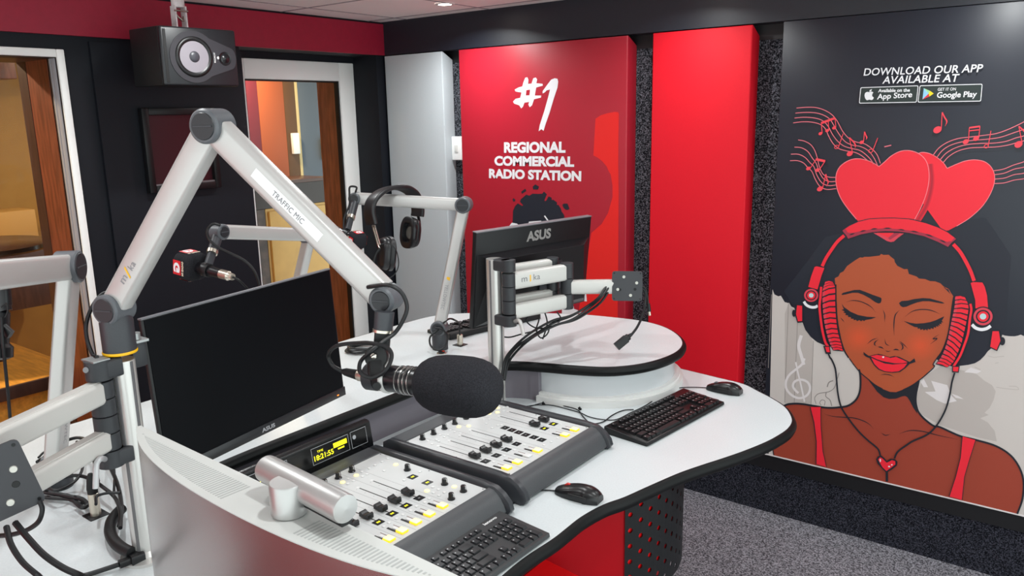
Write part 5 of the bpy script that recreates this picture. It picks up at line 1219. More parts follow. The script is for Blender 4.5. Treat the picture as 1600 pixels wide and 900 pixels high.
red_tag = mat('red_label', '#d2202a', 0.5)
def guest_mic(label, tipP, tailP, armP, R, letter_dir):
    """tipP front of the windscreen, tailP cable end, armP arm tip"""
    tipP, tailP, armP = Vector(tipP), Vector(tailP), Vector(armP); ax = (tipP - tailP).normalized(); L = (tipP - tailP).length
    t = thing('guest_microphone', label, 'microphone', (tipP.x, tipP.y, tipP.z - R))
    side = ax.cross(Vector((0, 0, 1))).normalized(); up = side.cross(ax)
    W = R * 1.9
    # squared foam cover with rounded corners
    M = Matrix((side, up, ax)).transposed().to_4x4(); M.translation = tipP - ax * W * 0.92
    vs = []; fs = []; ring_ = 28; hs = [(0.0, 0.55), (0.02, 0.80), (0.10, 0.93), (0.25, 0.99), (0.5, 1.0), (0.75, 0.98), (0.9, 0.88), (0.97, 0.70), (1.0, 0.4), (1.002, 0.02)]
    for h, s in hs:
        for k in range(ring_):
            a = 2 * math.pi * k / ring_; c_, s_ = math.cos(a), math.sin(a); e = 0.62
            vs.append((R * s * math.copysign(abs(c_) ** e, c_), R * s * math.copysign(abs(s_) ** e, s_), W * 0.92 * h))
    for i in range(len(hs) - 1):
        for k in range(ring_): fs.append((i * ring_ + k, i * ring_ + (k + 1) % ring_, (i + 1) * ring_ + (k + 1) % ring_, (i + 1) * ring_ + k))
    fs += [tuple(range(ring_))[::-1], tuple((len(hs) - 1) * ring_ + k for k in range(ring_))]
    obj('foam_windscreen', MB().add((vs, fs), 0, M), foam_m, t, angle=70)
    # station labels on the faces
    for dv, uv in ((up, -side), (-up, side), (side, up), (-side, -up)):
        O = tipP - ax * W * 0.80
        mb = MB(); c0 = tipP - ax * W * 0.40 + dv * (R * 1.012); hw = R * 0.52
        mb.add(([c0 + ax * x * hw + uv * y * hw for x, y in ((-0.62, -1), (0.85, -1), (0.85, 1), (-0.62, 1))], [(0, 1, 2, 3)]), 0)
        put_text(mb, 'G', c0 + ax * (-0.45 * hw) + uv * (-0.68 * hw) + dv * 0.0004, uv * 1.36 * hw, ax * 1.2 * hw, 1, 0.06)
        put_text(mb, 'GAGASI FM', c0 + ax * (-1.12 * hw) + uv * (-1.0 * hw) + dv * 0.0002, uv * 2.0 * hw, ax * 0.36 * hw, 2, 0.04)
        obj('station_label', mb, [red_tag, white_print, mat('gold_lettering', '#e8d8c0', 0.5)], t, smooth=False)
    r = R * 0.42; k0 = tipP - ax * W * 0.88
    obj('body', MB().add(lathe([(r, 0), (r, L * 0.10), (r * 0.82, L * 0.26), (r * 0.78, (k0 - tailP).length - 0.03)], 28, k0, -ax)), mic_blk, t)
    obj('plug', MB().add(lathe([(r * 0.55, 0), (r * 0.62, 0.012), (r * 0.80, 0.016), (r * 0.80, 0.042)], 24, tailP, ax)), xlr_m, t)
    cl = k0 - ax * L * 0.16
    obj('clip', MB().add(lathe([(r * 1.12, -0.013), (r * 1.16, -0.011), (r * 1.16, 0.011), (r * 1.12, 0.013)], 28, cl, ax)), black, t)
    d = cl - armP; nn = d.normalized()
    obj('holder', MB().add(cyl(armP + nn * 0.006, armP + d * 0.50, 0.014, 0.0135, 24), 0).add(cyl(armP + d * 0.50, armP + d * 0.58, 0.0145, n=24), 1).add(bar(armP + d * 0.58, armP + d * 0.88, side, 0.020, 0.014, 0.003), 0), [joint_m, xlr_m], t)
    return t, cl
d2 = (N2 - CAM).dot(CF)
gm2, _ = guest_mic('small black microphone with red station labels in front of the navy wall', PD(284, 411, d2 - 0.02), PD(364, 433, d2 - 0.10), N2, 0.0375, 0)
d3 = (N3 - CAM).dot(CF)
gm3, _ = guest_mic('small black microphone with a red station label beside the headphones', PD(565, 379, d3 - 0.13), PD(505, 346, d3 + 0.0), N3, 0.029, 0)
tag(obj('microphone_cable', MB().add(tube([PD(344, 352, d2 - 0.05), PD(333, 350, d2 - 0.05), PD(324, 360, d2 - 0.05), PD(327, 374, d2 - 0.055), PD(340, 386, d2 - 0.055), PD(360, 396, d2 - 0.06), PD(380, 406, d2 - 0.06), PD(395, 420, d2 - 0.06), PD(404, 440, d2 - 0.05), PD(410, 475, d2 - 0.03), PD(414, 540, d2 + 0.0)], 0.0036, 8)), cable_m), 'grey cable running from the arm tip over the labelled microphone by the navy wall', 'cable')
tag(obj('microphone_cable', MB().add(tube([PD(364, 433, d2 - 0.10), PD(372, 437, d2 - 0.10), PD(382, 446, d2 - 0.09), PD(390, 456, d2 - 0.08), PD(400, 490, d2 - 0.06), PD(404, 540, d2 - 0.02)], 0.0030, 8)), cable_m), 'cable leaving the plug of the labelled microphone by the navy wall', 'cable')
tag(obj('microphone_cable', MB().add(tube([N3 + a3 * 0 + Vector((0, 0, 0.02)) , PD(556, 292, d3 - 0.06), PD(547, 292, d3 - 0.06), PD(546, 303, d3 - 0.06), PD(546, 320, d3 - 0.06), PD(538, 340, d3 - 0.06), PD(537, 362, d3 - 0.07)], 0.0034, 8)), cable_m), 'cable bent over the tip of the arm that carries the headphones', 'cable')

# --- headphones hanging over the third arm
hp_c = PD(618, 316, ((N3 - CAM).dot(CF) * 0.62 + (E3 - CAM).dot(CF) * 0.38))
t = thing('headphones', 'black padded headphones hung over a microphone arm', 'headphones', hp_c - Vector((0, 0, 0.2)))
dh = hp_c.y and ((hp_c - CAM).dot(CF))
hp_m = mat('black_leatherette', '#17171a', 0.38); hp_in = mat('grey_speaker_cloth', '#5b5a55', 0.8)
dk = dh
Lb = [PD(581, 351, dk - 0.08), PD(577, 330, dk - 0.085), PD(581, 314, dk - 0.08), PD(592, 302, dk - 0.06), PD(606, 295, dk - 0.03), PD(620, 292.5, dk), PD(634, 295, dk + 0.04), PD(645, 303, dk + 0.07), PD(651, 315, dk + 0.085), PD(653, 330, dk + 0.09), PD(652, 338, dk + 0.09)]
obj('headband', MB().add(sweep(spline(Lb, 6), rrect(0.015, 0.056, 0.006), up=CR * 0.7 - CF * 0.7)), hp_m, t, angle=60)
obj('slider', MB().add(tube([PD(582, 352, dk - 0.08), PD(586, 366, dk - 0.085), PD(591, 383, dk - 0.09), PD(594, 390, dk - 0.09)], 0.003, 8)).add(tube([PD(585, 352, dk - 0.08), PD(589, 366, dk - 0.085), PD(594, 383, dk - 0.09)], 0.003, 8)), chrome, t)
def cup(c, n, R, th, inner):
    n = Vector(n).normalized(); M = frame(c, n, Vector((0, 0, 1)))
    mb = MB(); hs = [(0.0, 0.70), (0.006, 0.92), (th * 0.45, 1.0), (th * 0.55, 0.96), (th * 0.62, 1.04), (th * 0.9, 1.05), (th, 0.95), (th, 0.66), (th * 0.62, 0.60), (th * 0.62, 0.02)]
    vs = []; m_ = 36
    for h, s in hs:
        for k in range(m_):
            a = 2 * math.pi * k / m_; e = 0.75; c_, s_ = math.cos(a), math.sin(a)
            vs.append((R * 1.22 * s * math.copysign(abs(c_) ** e, c_), R * s * math.copysign(abs(s_) ** e, s_), h))
    fs = [(i * m_ + k, i * m_ + (k + 1) % m_, (i + 1) * m_ + (k + 1) % m_, (i + 1) * m_ + k) for i in range(len(hs) - 1) for k in range(m_)] + [tuple(range(m_))[::-1], tuple((len(hs) - 1) * m_ + k for k in range(m_))]
    mb.add((vs, fs), 0, M); o = obj('ear_cup', mb, hp_m, t, angle=50)
    obj('speaker_cloth', MB().add(lathe([(R * 0.5, 0), (R * 0.5, 0.001)], 24, Vector(c) + n * (th * 0.63), n)), hp_in, o)
    return o
cL = PD(604, 396, dk - 0.06)
cup(cL - CR * 0.022, (CR * 0.86 + CF * 0.5), 0.046, 0.042, 0)
cRt = PD(641, 364, dk + 0.07)
cup(cRt + CR * 0.020, (-CR * 0.75 - CF * 0.66), 0.044, 0.040, 0)
obj('yoke', MB().add(tube([PD(594, 388, dk - 0.10), PD(588, 396, dk - 0.10), PD(584, 410, dk - 0.10), PD(586, 420, dk - 0.10)], 0.004, 8)).add(tube([PD(653, 336, dk + 0.09), PD(655, 345, dk + 0.10), PD(656, 358, dk + 0.10)], 0.005, 8)), black, t)
obj('lead', MB().add(tube([PD(595, 382, dk - 0.12), PD(606, 380, dk - 0.13), PD(617, 388, dk - 0.12), PD(622, 402, dk - 0.11), PD(622, 418, dk - 0.10), PD(615, 430, dk - 0.10), PD(606, 436, dk - 0.10)], 0.0018, 8)), cable_m, t)

# --- plate arms on the two poles
knu = noisy(mat('dark_knuckle', '#2a2c30', 0.5), 300, 0.05); plate_m = mat('dark_steel_plate', '#3b3c40', 0.5, 0.1); whitebar = mat('white_arm_bar', '#c6c4c0', 0.33, 0.15); rivet_m = mat('pale_rivet', '#c9c8c0', 0.4, 0.4)
def plate(parent, c, n, S, up=(0, 0, 1), name='mount_plate'):
    n = Vector(n).normalized(); M = frame(c, n, Vector(up).cross(n))
    o = obj(name, MB().add(prism(rrect(S, S, 0.008, 3), -0.002, 0.002, M)), plate_m, parent)
    for a in (20, 110, 200, 290): obj('rivet', MB().add(lathe([(S * 0.052, 0), (S * 0.045, 0.0015)], 14, M @ Vector((S * 0.33 * math.cos(math.radians(a)), S * 0.33 * math.sin(math.radians(a)), 0.0021)), n)), rivet_m, o)
    for x, y, q in ((0.26, -0.1, 0.05), (-0.24, -0.12, 0.05), (-0.43, -0.43, 0.025), (0.43, -0.43, 0.025), (-0.43, 0.43, 0.025), (0.43, 0.43, 0.025)):
        obj('hole', MB().add(lathe([(S * q, 0), (S * q * 0.9, 0.0006)], 14, M @ Vector((x * S, y * S, 0.0021)), n)), black, o)
    return o
def knuckle(parent, c, z0, z1, r=0.021, splits=2):
    mb = MB(); n = splits
    for k in range(n):
        a = z0 + (z1 - z0) * k / n; b = z0 + (z1 - z0) * (k + 1) / n - 0.0015
        mb.add(lathe([(r - 0.001, a), (r, a + 0.001), (r, b - 0.001), (r - 0.001, b)], 28, (c[0], c[1], 0)))
    return obj('knuckle', mb, knu, parent)
def hbar(parent, a, b, z0, z1, th=0.030, name='arm_bar'):
    a = Vector((a[0], a[1], (z0 + z1) / 2)); b = Vector((b[0], b[1], (z0 + z1) / 2)); u = (b - a).normalized()
    return obj(name, MB().add(bar(a, b, u.cross(Vector((0, 0, 1))), th, z1 - z0, 0.008)).add(bar(a + Vector((0, 0, (z1 - z0) / 2 - 0.002)), b + Vector((0, 0, (z1 - z0) / 2 - 0.002)), u.cross(Vector((0, 0, 1))), th * 0.55, 0.006, 0.001)), whitebar, parent)
# centre pole
CPX, CPY = PZ(778, 640, ZD)[:2]
CPX, CPY = CPX - 0.0, CPY
zt = PV(772, 404, (CPX, CPY)).z
tall_pole('silver pole between the foam microphone and the monitor seen from behind', CPX, CPY, ZD, zt, math.atan2(-CPY, -CPX), 0.0265)
dep = lambda P: (Vector(P) - CAM).dot(CF)
cdp = dep((CPX, CPY, CAM_Z - 0.5))
kk = PD(795, 450, cdp - 0.03)
ct = thing('monitor_arm', 'folding white plate arm on the centre pole with an empty mounting plate', 'monitor arm', (CPX, CPY, ZTIER + 0.2))
zc0 = PD(790, 512, cdp).z; zc1 = PD(790, 404, cdp).z
rd = Vector((kk.x - CPX, kk.y - CPY, 0)).normalized()
mb = MB()
for z0, z1 in ((PV(790, 424, kk).z, PV(790, 406, kk).z), (PV(790, 509, kk).z, PV(790, 492, kk).z)):
    mb = MB(); mb.add(bar(Vector((CPX, CPY, (z0 + z1) / 2)) + rd * 0.012, Vector((kk.x, kk.y, (z0 + z1) / 2)), rd.cross(Vector((0, 0, 1))), 0.045, z1 - z0, 0.006)); mb.add(lathe([(0.0225, 0), (0.0225, z1 - z0)], 28, (kk.x, kk.y, z0)))
    obj('clamp', mb, knu, ct)
knuckle(ct, kk, PV(790, 490, kk).z, PV(790, 426, kk).z, 0.021, 3)
dd = ray(2546, 175); dd.z = 0; dd.normalize()
e1 = inplane((886, 445), kk, math.atan2(dd.y, dd.x)); e1.z = kk.z
zu1, zu0 = PV(800, 427, kk).z, PV(800, 453, kk).z; zl1, zl0 = PV(800, 476, kk).z, PV(800, 499, kk).z
hbar(ct, kk + dd * 0.015, e1 - dd * 0.012, zu0, zu1); hbar(ct, kk + dd * 0.015, e1 - dd * 0.012, zl0, zl1)
knuckle(ct, e1, zl0 - 0.002, zu1 + 0.006, 0.021, 3)
vp_ = PD(980, 447, dep(e1) - 0.02)
d3_ = (vp_ - e1); d3_.z = 0; d3_.normalize()
zm1, zm0 = PV(895, 438, e1).z, PV(895, 459, e1).z
pl_n = (CAM - vp_); pl_n.z = 0
hbar(ct, e1 + d3_ * 0.012, vp_ - d3_ * 0.046 - pl_n.normalized() * 0.014, zm0, zm1)
pl_n = (CAM - vp_); pl_n.z = 0
obj('plate_hinge', MB().add(bar(vp_ - d3_ * 0.050 - pl_n.normalized() * 0.016, vp_ - pl_n.normalized() * 0.016, (0, 0, 1), 0.05, 0.016, 0.004)), knu, ct)
plate(ct, vp_, pl_n + Vector((0, 0, 0.15)), 0.098)
qn = dd.cross(Vector((0, 0, 1))).normalized()
if qn.dot(CAM - kk) < 0: qn = -qn
mid = kk + dd * 0.075; mid.z = (zu0 + zu1) / 2 + 0.002
mid += qn * 0.0154
arm_label('maker_lettering', 'm', mid - dd * 0.025, dd, (0, 0, 1), 0.022, 0.013, mat('dark_grey_lettering', '#6a6b70', 0.4), ct, Vector((0, 0, 0)))
arm_label('maker_lettering', 'ka', mid + dd * 0.024, dd, (0, 0, 1), 0.026, 0.019, MATS['dark_grey_lettering'], ct, Vector((0, 0, 0.003)))
obj('maker_stroke', MB().add(([mid + dd * x + Vector((0, 0, z)) for x, z in ((-0.004, -0.009), (0.001, -0.009), (0.001, 0.012), (-0.004, 0.012))], [(0, 1, 2, 3)])), txt_yel, ct, smooth=False)
# second folded arm behind it, holding the monitor seen from behind
bt = thing('monitor_arm', 'white plate arm behind the empty-plate arm, holding the rear-facing monitor', 'monitor arm', (CPX, CPY, ZTIER + 0.25))
back_c = MB2 @ Vector((0.045, -0.02, 0.034))
k2 = kk - rd * 0.0 - dd.cross(Vector((0, 0, 1))) * 0.0 + (-qn) * 0.055
obj('clamp', MB().add(bar(Vector((CPX, CPY, zt - 0.019)) + (Vector((k2.x - CPX, k2.y - CPY, 0)).normalized() * 0.0225), Vector((k2.x, k2.y, zt - 0.019)), (0, 0, 1), 0.022, 0.035, 0.005)), knu, bt)
e2 = e1 - qn * 0.05 - dd * 0.02
hbar(bt, k2, e2, zu0 + 0.014, zu1 + 0.014); hbar(bt, k2, e2, zl0 + 0.012, zl1 + 0.012)
knuckle(bt, e2, zl0, zu1 + 0.02, 0.020, 3)
bq = Vector((back_c.x, back_c.y, (zu0 + zl1) / 2))
obj('arm_bar', MB().add(bar(Vector((e2.x, e2.y, bq.z)), bq, (0, 0, 1), 0.05, 0.026, 0.006)), whitebar, bt)
obj('monitor_bracket', MB().add(lathe([(0.024, 0), (0.024, 0.010)], 24, MB2 @ Vector((0.045, -0.02, 0.035)), MB2.to_3x3() @ Vector((0, 0, 1)))), plate_m, bt)
# clamp lever
obj('clamp_lever', MB().add(tube([PV(802, 502, kk + rd * 0.02), PD(812, 502, cdp - 0.06), PD(815, 510, cdp - 0.065), PD(818, 524, cdp - 0.07)], 0.006, 10)), arm_white, ct)

# left pole's plate arm
lt = thing('monitor_arm', 'white double-bar plate arm on the left pole, its dark plate at the left edge', 'monitor arm', (LPX, LPY, ZTIER + 0.1))
ldp = dep((LPX, LPY, CAM_Z - 0.5))
kl = PD(163, 640, ldp - 0.035); rd = Vector((kl.x - LPX, kl.y - LPY, 0)).normalized()
mb = MB()
for z0, z1 in ((PV(165, 590, kl).z, PV(165, 560, kl).z), (PV(165, 728, kl).z, PV(165, 702, kl).z)):
    mb = MB(); mb.add(bar(Vector((LPX, LPY, (z0 + z1) / 2)) + rd * 0.010, Vector((kl.x, kl.y, (z0 + z1) / 2)), rd.cross(Vector((0, 0, 1))), 0.044, z1 - z0, 0.006)); mb.add(lathe([(0.0225, 0), (0.0225, z1 - z0)], 28, (kl.x, kl.y, z0)))
    obj('clamp', mb, knu, lt)
obj('clamp_top', MB().add(bar(Vector((LPX, LPY, PV(165, 559, kl).z)) + rd * 0.03, Vector((kl.x, kl.y, PV(165, 559, kl).z)) + rd * 0.018, rd.cross(Vector((0, 0, 1))), 0.040, 0.003, 0.001)), mat('grey_steel', '#9fa2a2', 0.35, 0.6), lt)
obj('clamp_screw', MB().add(lathe([(0.0055, 0), (0.005, 0.002)], 14, Vector((kl.x, kl.y, PV(148, 577, kl).z)) - CR * 0.010 - CF * 0.022, -CF)), mat('dull_screw', '#77777a', 0.45, 0.6), lt)
knuckle(lt, kl, PV(165, 701, kl).z, PV(165, 592, kl).z, 0.0205, 4)
el = PD(-60, 672, 1.12); zA1, zA0 = PV(152, 594, kl).z, PV(152, 630, kl).z; zB1, zB0 = PV(152, 672, kl).z, PV(152, 704, kl).z
dl = Vector((el.x - kl.x, el.y - kl.y, 0)).normalized(); Ll = Vector((el.x - kl.x, el.y - kl.y, 0)).length
el = kl + dl * Ll
hbar(lt, kl + dl * 0.012, el - dl * 0.01, zA0, zA1, 0.032); hbar(lt, kl + dl * 0.012, el - dl * 0.01, zB0, zB1, 0.032)
knuckle(lt, el, zB0, zA1 + 0.004, 0.021, 3)
pe_ = Vector((-0.30, -0.95, 0)).normalized(); pc = PD(53, 745, 1.15) + pe_ * 0.052
dq = Vector((pc.x - el.x, pc.y - el.y, 0)).normalized()
obj('arm_bar', MB().add(bar(Vector((el.x, el.y, pc.z + 0.02)), Vector((pc.x, pc.y, pc.z + 0.02)) - dq * 0.03, (0, 0, 1), 0.04, 0.03, 0.007)), whitebar, lt)
plate(lt, pc, (0.95, -0.30, 0.04), 0.105, up=(0.05, -0.26, 1))
obj('clamp_lever', MB().add(tube([Vector((kl.x, kl.y, PV(165, 715, kl).z)) - CF * 0.02, PD(155, 718, ldp - 0.075), PD(151, 724, ldp - 0.078), PD(150, 742, ldp - 0.08), PD(149.5, 763, ldp - 0.08)], 0.0052, 12)), mat('pale_lever', '#b9b9bb', 0.35, 0.3), lt)
# screen bracket on the right-hand side of the left pole
sb = thing('screen_bracket', 'dark bracket clamping the large black screen to the left pole', 'bracket', (LPX, LPY + 0.03, CAM_Z - 0.46))
zb_ = PV(212, 535, (LPX, LPY)).z
obj('clamp', MB().add(bx(LPX - 0.070, LPX - 0.002, LPY + 0.022, LPY + 0.050, zb_ - 0.052, zb_ - 0.006, 0.004)), knu, sb)
obj('bracket_plate', MB().add(bar(Vector((LPX - 0.015, LPY + 0.023, zb_ - 0.003)), Vector((LPX - 0.015, LPY + 0.052, zb_ - 0.003)), (1, 0, 0), 0.04, 0.005, 0.001)).add(lathe([(0.010, 0), (0.010, 0.012)], 16, (LPX - 0.010, LPY + 0.034, zb_))), mat('grey_steel', '#9fa2a2', 0.35, 0.6), sb)
obj('link', MB().add(bar(Vector((LPX - 0.065, LPY + 0.045, zb_ - 0.03)), Vector((-1.560, 0.985, zb_ - 0.06)), (0, 0, 1), 0.04, 0.03, 0.006)), knu, sb)

# dark microphone hanging at the left picture edge from the far left arm
d4 = 1.72
t = thing('guest_microphone', 'dark microphone hanging at the left picture edge in front of the timber window', 'microphone', PD(-6, 560, d4))
obj('holder', MB().add(cyl(PD(2, 440, d4), PD(6, 478, d4), 0.017, 0.016, 24)).add(cyl(PD(6, 478, d4), PD(8, 486, d4), 0.014, 0.014, 20)), mic_blk, t)
obj('body', MB().add(lathe([(0.018, 0), (0.022, 0.004), (0.022, 0.07), (0.030, 0.078), (0.030, 0.10), (0.02, 0.105)], 28, PD(-2, 486, d4), PD(-4, 560, d4) - PD(-2, 486, d4))), mic_blk, t)
obj('clip', MB().add(bar(PD(4, 512, d4 - 0.02), PD(17, 523, d4 - 0.02), (0, 0, 1), 0.02, 0.012, 0.003)).add(tube([PD(2, 480, d4 - 0.03), PD(10, 474, d4 - 0.03), PD(12, 486, d4 - 0.03), PD(8, 496, d4 - 0.03)], 0.0018, 8)), black, t)
tag(obj('microphone_cable', MB().add(tube([PD(2, 496, d4 - 0.03), PD(5, 540, d4 - 0.03), PD(9, 580, d4 - 0.01), PD(13, 620, d4 + 0.02), PD(17, 670, d4 + 0.05), PZ(19, 704, ZTIER + 0.004)], 0.0036, 8)), cable_m), 'thin dark cable dropping to the desk at the far left beside the timber window', 'cable')
# ------------------------------------------------------------------ loudspeaker under the ceiling
a_, t_ = -0.072, -0.018
fx = Vector((math.cos(a_) * math.cos(t_), math.sin(a_) * math.cos(t_), math.sin(t_))); sx = Vector((-math.sin(a_), math.cos(a_), 0)); ux = fx.cross(sx)
SM = Matrix((sx, ux, fx)).transposed().to_4x4(); SM.translation = Vector((-3.082, 1.943, CAM_Z + 0.261))       # x right, y up, z out of the baffle
SW, SH, SD = 0.33, 0.232, 0.27
t = thing('loudspeaker', 'black loudspeaker lying sideways under the ceiling above the dark display', 'loudspeaker', SM @ Vector((0, -SH / 2, -SD / 2)))
cab = noisy(mat('black_vinyl_cabinet', '#0e0f12', 0.55), 300, 0.1, 0.05); baf = mat('satin_black_baffle', '#1a1b1f', 0.38)
obj('cabinet', MB().add(rbox((0, 0, -SD / 2 - 0.01), (SW, SH, SD - 0.02), 0.006), 0, SM), cab, t)
obj('baffle', MB().add(rbox((0, 0, -0.010), (SW, SH, 0.024), 0.009, 3), 0, SM), baf, t)
wc, tc = (-0.030, 0.0), (0.106, -0.002)
tear = []
for k in range(61):
    a = math.radians(48 + (360 - 96) * k / 60); tear.append((wc[0] + 0.103 * math.cos(a), wc[1] + 0.103 * math.sin(a)))
for k in range(25):
    a = math.radians(-48 + 96 * k / 24); tear.append((tc[0] + 0.052 * math.cos(a), tc[1] + 0.056 * math.sin(a)))
obj('waveguide', MB().add(prism(tear, 0.0, 0.005, SM)), mat('graphite_waveguide', '#302e33', 0.42), t, angle=20)
cen = SM @ Vector((wc[0], wc[1], 0.005))
obj('woofer_surround', MB().add(lathe([(0.081, 0), (0.080, 0.003), (0.072, 0.006), (0.064, 0.003), (0.062, 0.001)], 48, cen, fx)), mat('black_surround', '#0b0b0d', 0.4), t, angle=60)
obj('woofer_cone', MB().add(lathe([(0.063, 0.0012), (0.022, -0.004 + 0.006)], 48, cen, fx, caps=False)), mat('silver_grey_cone', '#8f8990', 0.45, 0.2), t)
obj('dust_cap', MB().add(lathe([(0.0225, 0.002), (0.018, 0.006), (0.010, 0.0085), (0.0, 0.009)], 32, cen, fx, caps=False)), mat('dark_dust_cap', '#3a3a40', 0.4), t, angle=60)
tcn = SM @ Vector((tc[0], tc[1], 0.005))
obj('tweeter', MB().add(lathe([(0.028, 0), (0.027, 0.003), (0.022, 0.002), (0.018, 0.0015), (0.013, 0.006), (0.0, 0.0095)], 32, tcn, fx, caps=False)), mat('black_dome', '#131316', 0.25), t, angle=60)
obj('port', MB().add(rbox((-0.148, 0, 0.0022), (0.013, 0.208, 0.002), 0.0009, 1), 0, SM), mat('port_black', '#050506', 0.6), t)
mb = MB(); R3 = SM.to_3x3()
put_text(mb, 'ROKIT', SM @ Vector((0.063, -0.020, 0.0053)), R3 @ Vector((0, 0.042, 0)), R3 @ Vector((-0.0065, 0, 0)), 0, 0.02)
mb.add(lathe([(0.006, 0), (0.006, 0.001)], 6, SM @ Vector((0.075, 0.0, 0.0052)), fx)); mb.add(lathe([(0.002, 0), (0.002, 0.001)], 8, SM @ Vector((0.083, -0.003, 0.0052)), fx))
obj('badge', mb, mat('pale_badge', '#d8d6d4', 0.4), t, smooth=False)
# hanging bracket
pb = min((SM @ Vector((-0.15 + 0.005 * k, SH / 2 + 0.03, -0.10)) for k in range(60)), key=lambda P: abs(800 + FPX * (P - CAM).dot(CR) / (P - CAM).dot(CF) - 281)); top = Vector((pb.x, pb.y, CEIL))
t = thing('speaker_bracket', 'white tubular bracket dropping from the ceiling onto the loudspeaker', 'bracket', pb)
stop = (SM @ Vector((0, SH / 2, -0.10))).z + 0.0015
obj('tube', MB().add(cyl((pb.x, pb.y, pb.z + 0.055), (pb.x, pb.y, CEIL - 0.001), 0.026, n=32)), noisy(mat('worn_white_paint', '#cfc4c6', 0.5), 60, 0.12), t)
obj('ceiling_plate', MB().add(lathe([(0.06, 0), (0.06, 0.006)], 32, (pb.x, pb.y, CEIL - 0.006))), MATS['worn_white_paint'], t)
obj('fork', MB().add(bx(pb.x - 0.018, pb.x + 0.018, pb.y - 0.026, pb.y - 0.020, stop, pb.z + 0.06)).add(bx(pb.x - 0.018, pb.x + 0.018, pb.y + 0.020, pb.y + 0.026, stop, pb.z + 0.06)).add(bx(pb.x - 0.02, pb.x + 0.02, pb.y - 0.03, pb.y + 0.03, stop, stop + 0.004)), MATS['worn_white_paint'], t)
obj('shackle', MB().add(tube([(pb.x, pb.y - 0.02, pb.z + 0.035), (pb.x + 0.01, pb.y - 0.005, pb.z + 0.012), (pb.x + 0.01, pb.y + 0.012, stop + 0.03), (pb.x, pb.y + 0.02, pb.z + 0.02)], 0.004, 8)).add(cyl((pb.x + 0.02, pb.y - 0.03, pb.z + 0.04), (pb.x + 0.02, pb.y + 0.03, pb.z + 0.04), 0.004, n=12)), chrome, t)

# dark display set in a black frame on the pier
xw = XL + 0.016
A1, A2 = PX(214, 169, xw), PX(341, 292, xw)
y0, y1, z1, z0 = A1.y, A2.y, A1.z, A2.z
t = thing('wall_display', 'small dark red display in a black frame on the wall below the loudspeaker', 'display', (xw, (y0 + y1) / 2, z0))
fw = 0.032
mb = MB().add(bx(xw + 0.001, xw + 0.035, y0, y0 + fw, z0, z1, 0.004)).add(bx(xw + 0.001, xw + 0.035, y1 - fw, y1, z0, z1, 0.004)).add(bx(xw + 0.001, xw + 0.035, y0 + fw, y1 - fw, z1 - fw, z1, 0.004)).add(bx(xw + 0.001, xw + 0.035, y0 + fw, y1 - fw, z0, z0 + fw, 0.004))
obj('frame', mb, black, t)
obj('screen', MB().add(bx(xw + 0.001, xw + 0.010, y0 + fw, y1 - fw, z0 + fw, z1 - fw)), mat('dark_red_screen', '#3a0d18', 0.3), t)
obj('bottom_strip', MB().add(bx(xw + 0.010, xw + 0.028, y0 + fw, y1 - fw, z0 + fw, z0 + fw + 0.006)), mat('dull_silver_strip', '#85868a', 0.35, 0.5), t)

# wall switch between the grey and the slogan panel
s0 = PY(712, 213, YB); s1 = PY(727, 250, YB)
t = thing('wall_switch', 'white switch box on the carpeted wall between the grey and slogan panels', 'switch', (s0.x + 0.04, YB - 0.03, s1.z))
obj('box', MB().add(bx(s0.x, s0.x + 0.075, YB - 0.040, YB - 0.001, s1.z, s0.z, 0.006, 3)), white_fr, t)
obj('rocker', MB().add(bx(s0.x + 0.025, s0.x + 0.050, YB - 0.046, YB - 0.039, (s0.z + s1.z) / 2 - 0.02, (s0.z + s1.z) / 2 + 0.02, 0.003)), mat('pale_rocker', '#dcdcd8', 0.3), t)

# recessed ceiling lamps (only one is inside the frame; the rest light the room from out of view)
lens = mat('lamp_lens', '#ffffff', 0.4, emit='#fff4e8', estr=30.0); ringm = mat('lamp_ring', '#d6d2d0', 0.4)
seen = PZ(695, 6, CEIL)
for i, (lx, ly) in enumerate(LAMPS):
    lab = 'small bright recessed ceiling lamp near the top of the slogan panel' if i == 0 else 'recessed ceiling lamp of the unseen part of the ceiling'
    if i == 0: lx, ly = seen.x, seen.y
    t = thing('ceiling_lamp', lab, 'lamp', (lx, ly, CEIL - 0.006), 'recessed ceiling lamps')
    obj('ring', MB().add(lathe([(0.032, -0.004), (0.046, -0.004), (0.050, -0.0005), (0.050, 0)], 32, (lx, ly, CEIL - 0.0005), caps=False)), ringm, t)
    obj('lens', MB().add(lathe([(0.034, -0.0035), (0.034, -0.002)], 32, (lx, ly, CEIL))), lens, t)
    ld = bpy.data.lights.new('lamp_light', 'AREA'); ld.shape = 'DISK'; ld.size = 0.055; ld.energy = LAMP_W * (2.0 if i == 0 else 1.5 if lx < -2.5 else 1.0); ld.color = LAMP_COL; ld.spread = math.radians(150)
    lo = bpy.data.objects.new('lamp_light', ld); COL.objects.link(lo); lo.location = (lx, ly, CEIL - 0.012)

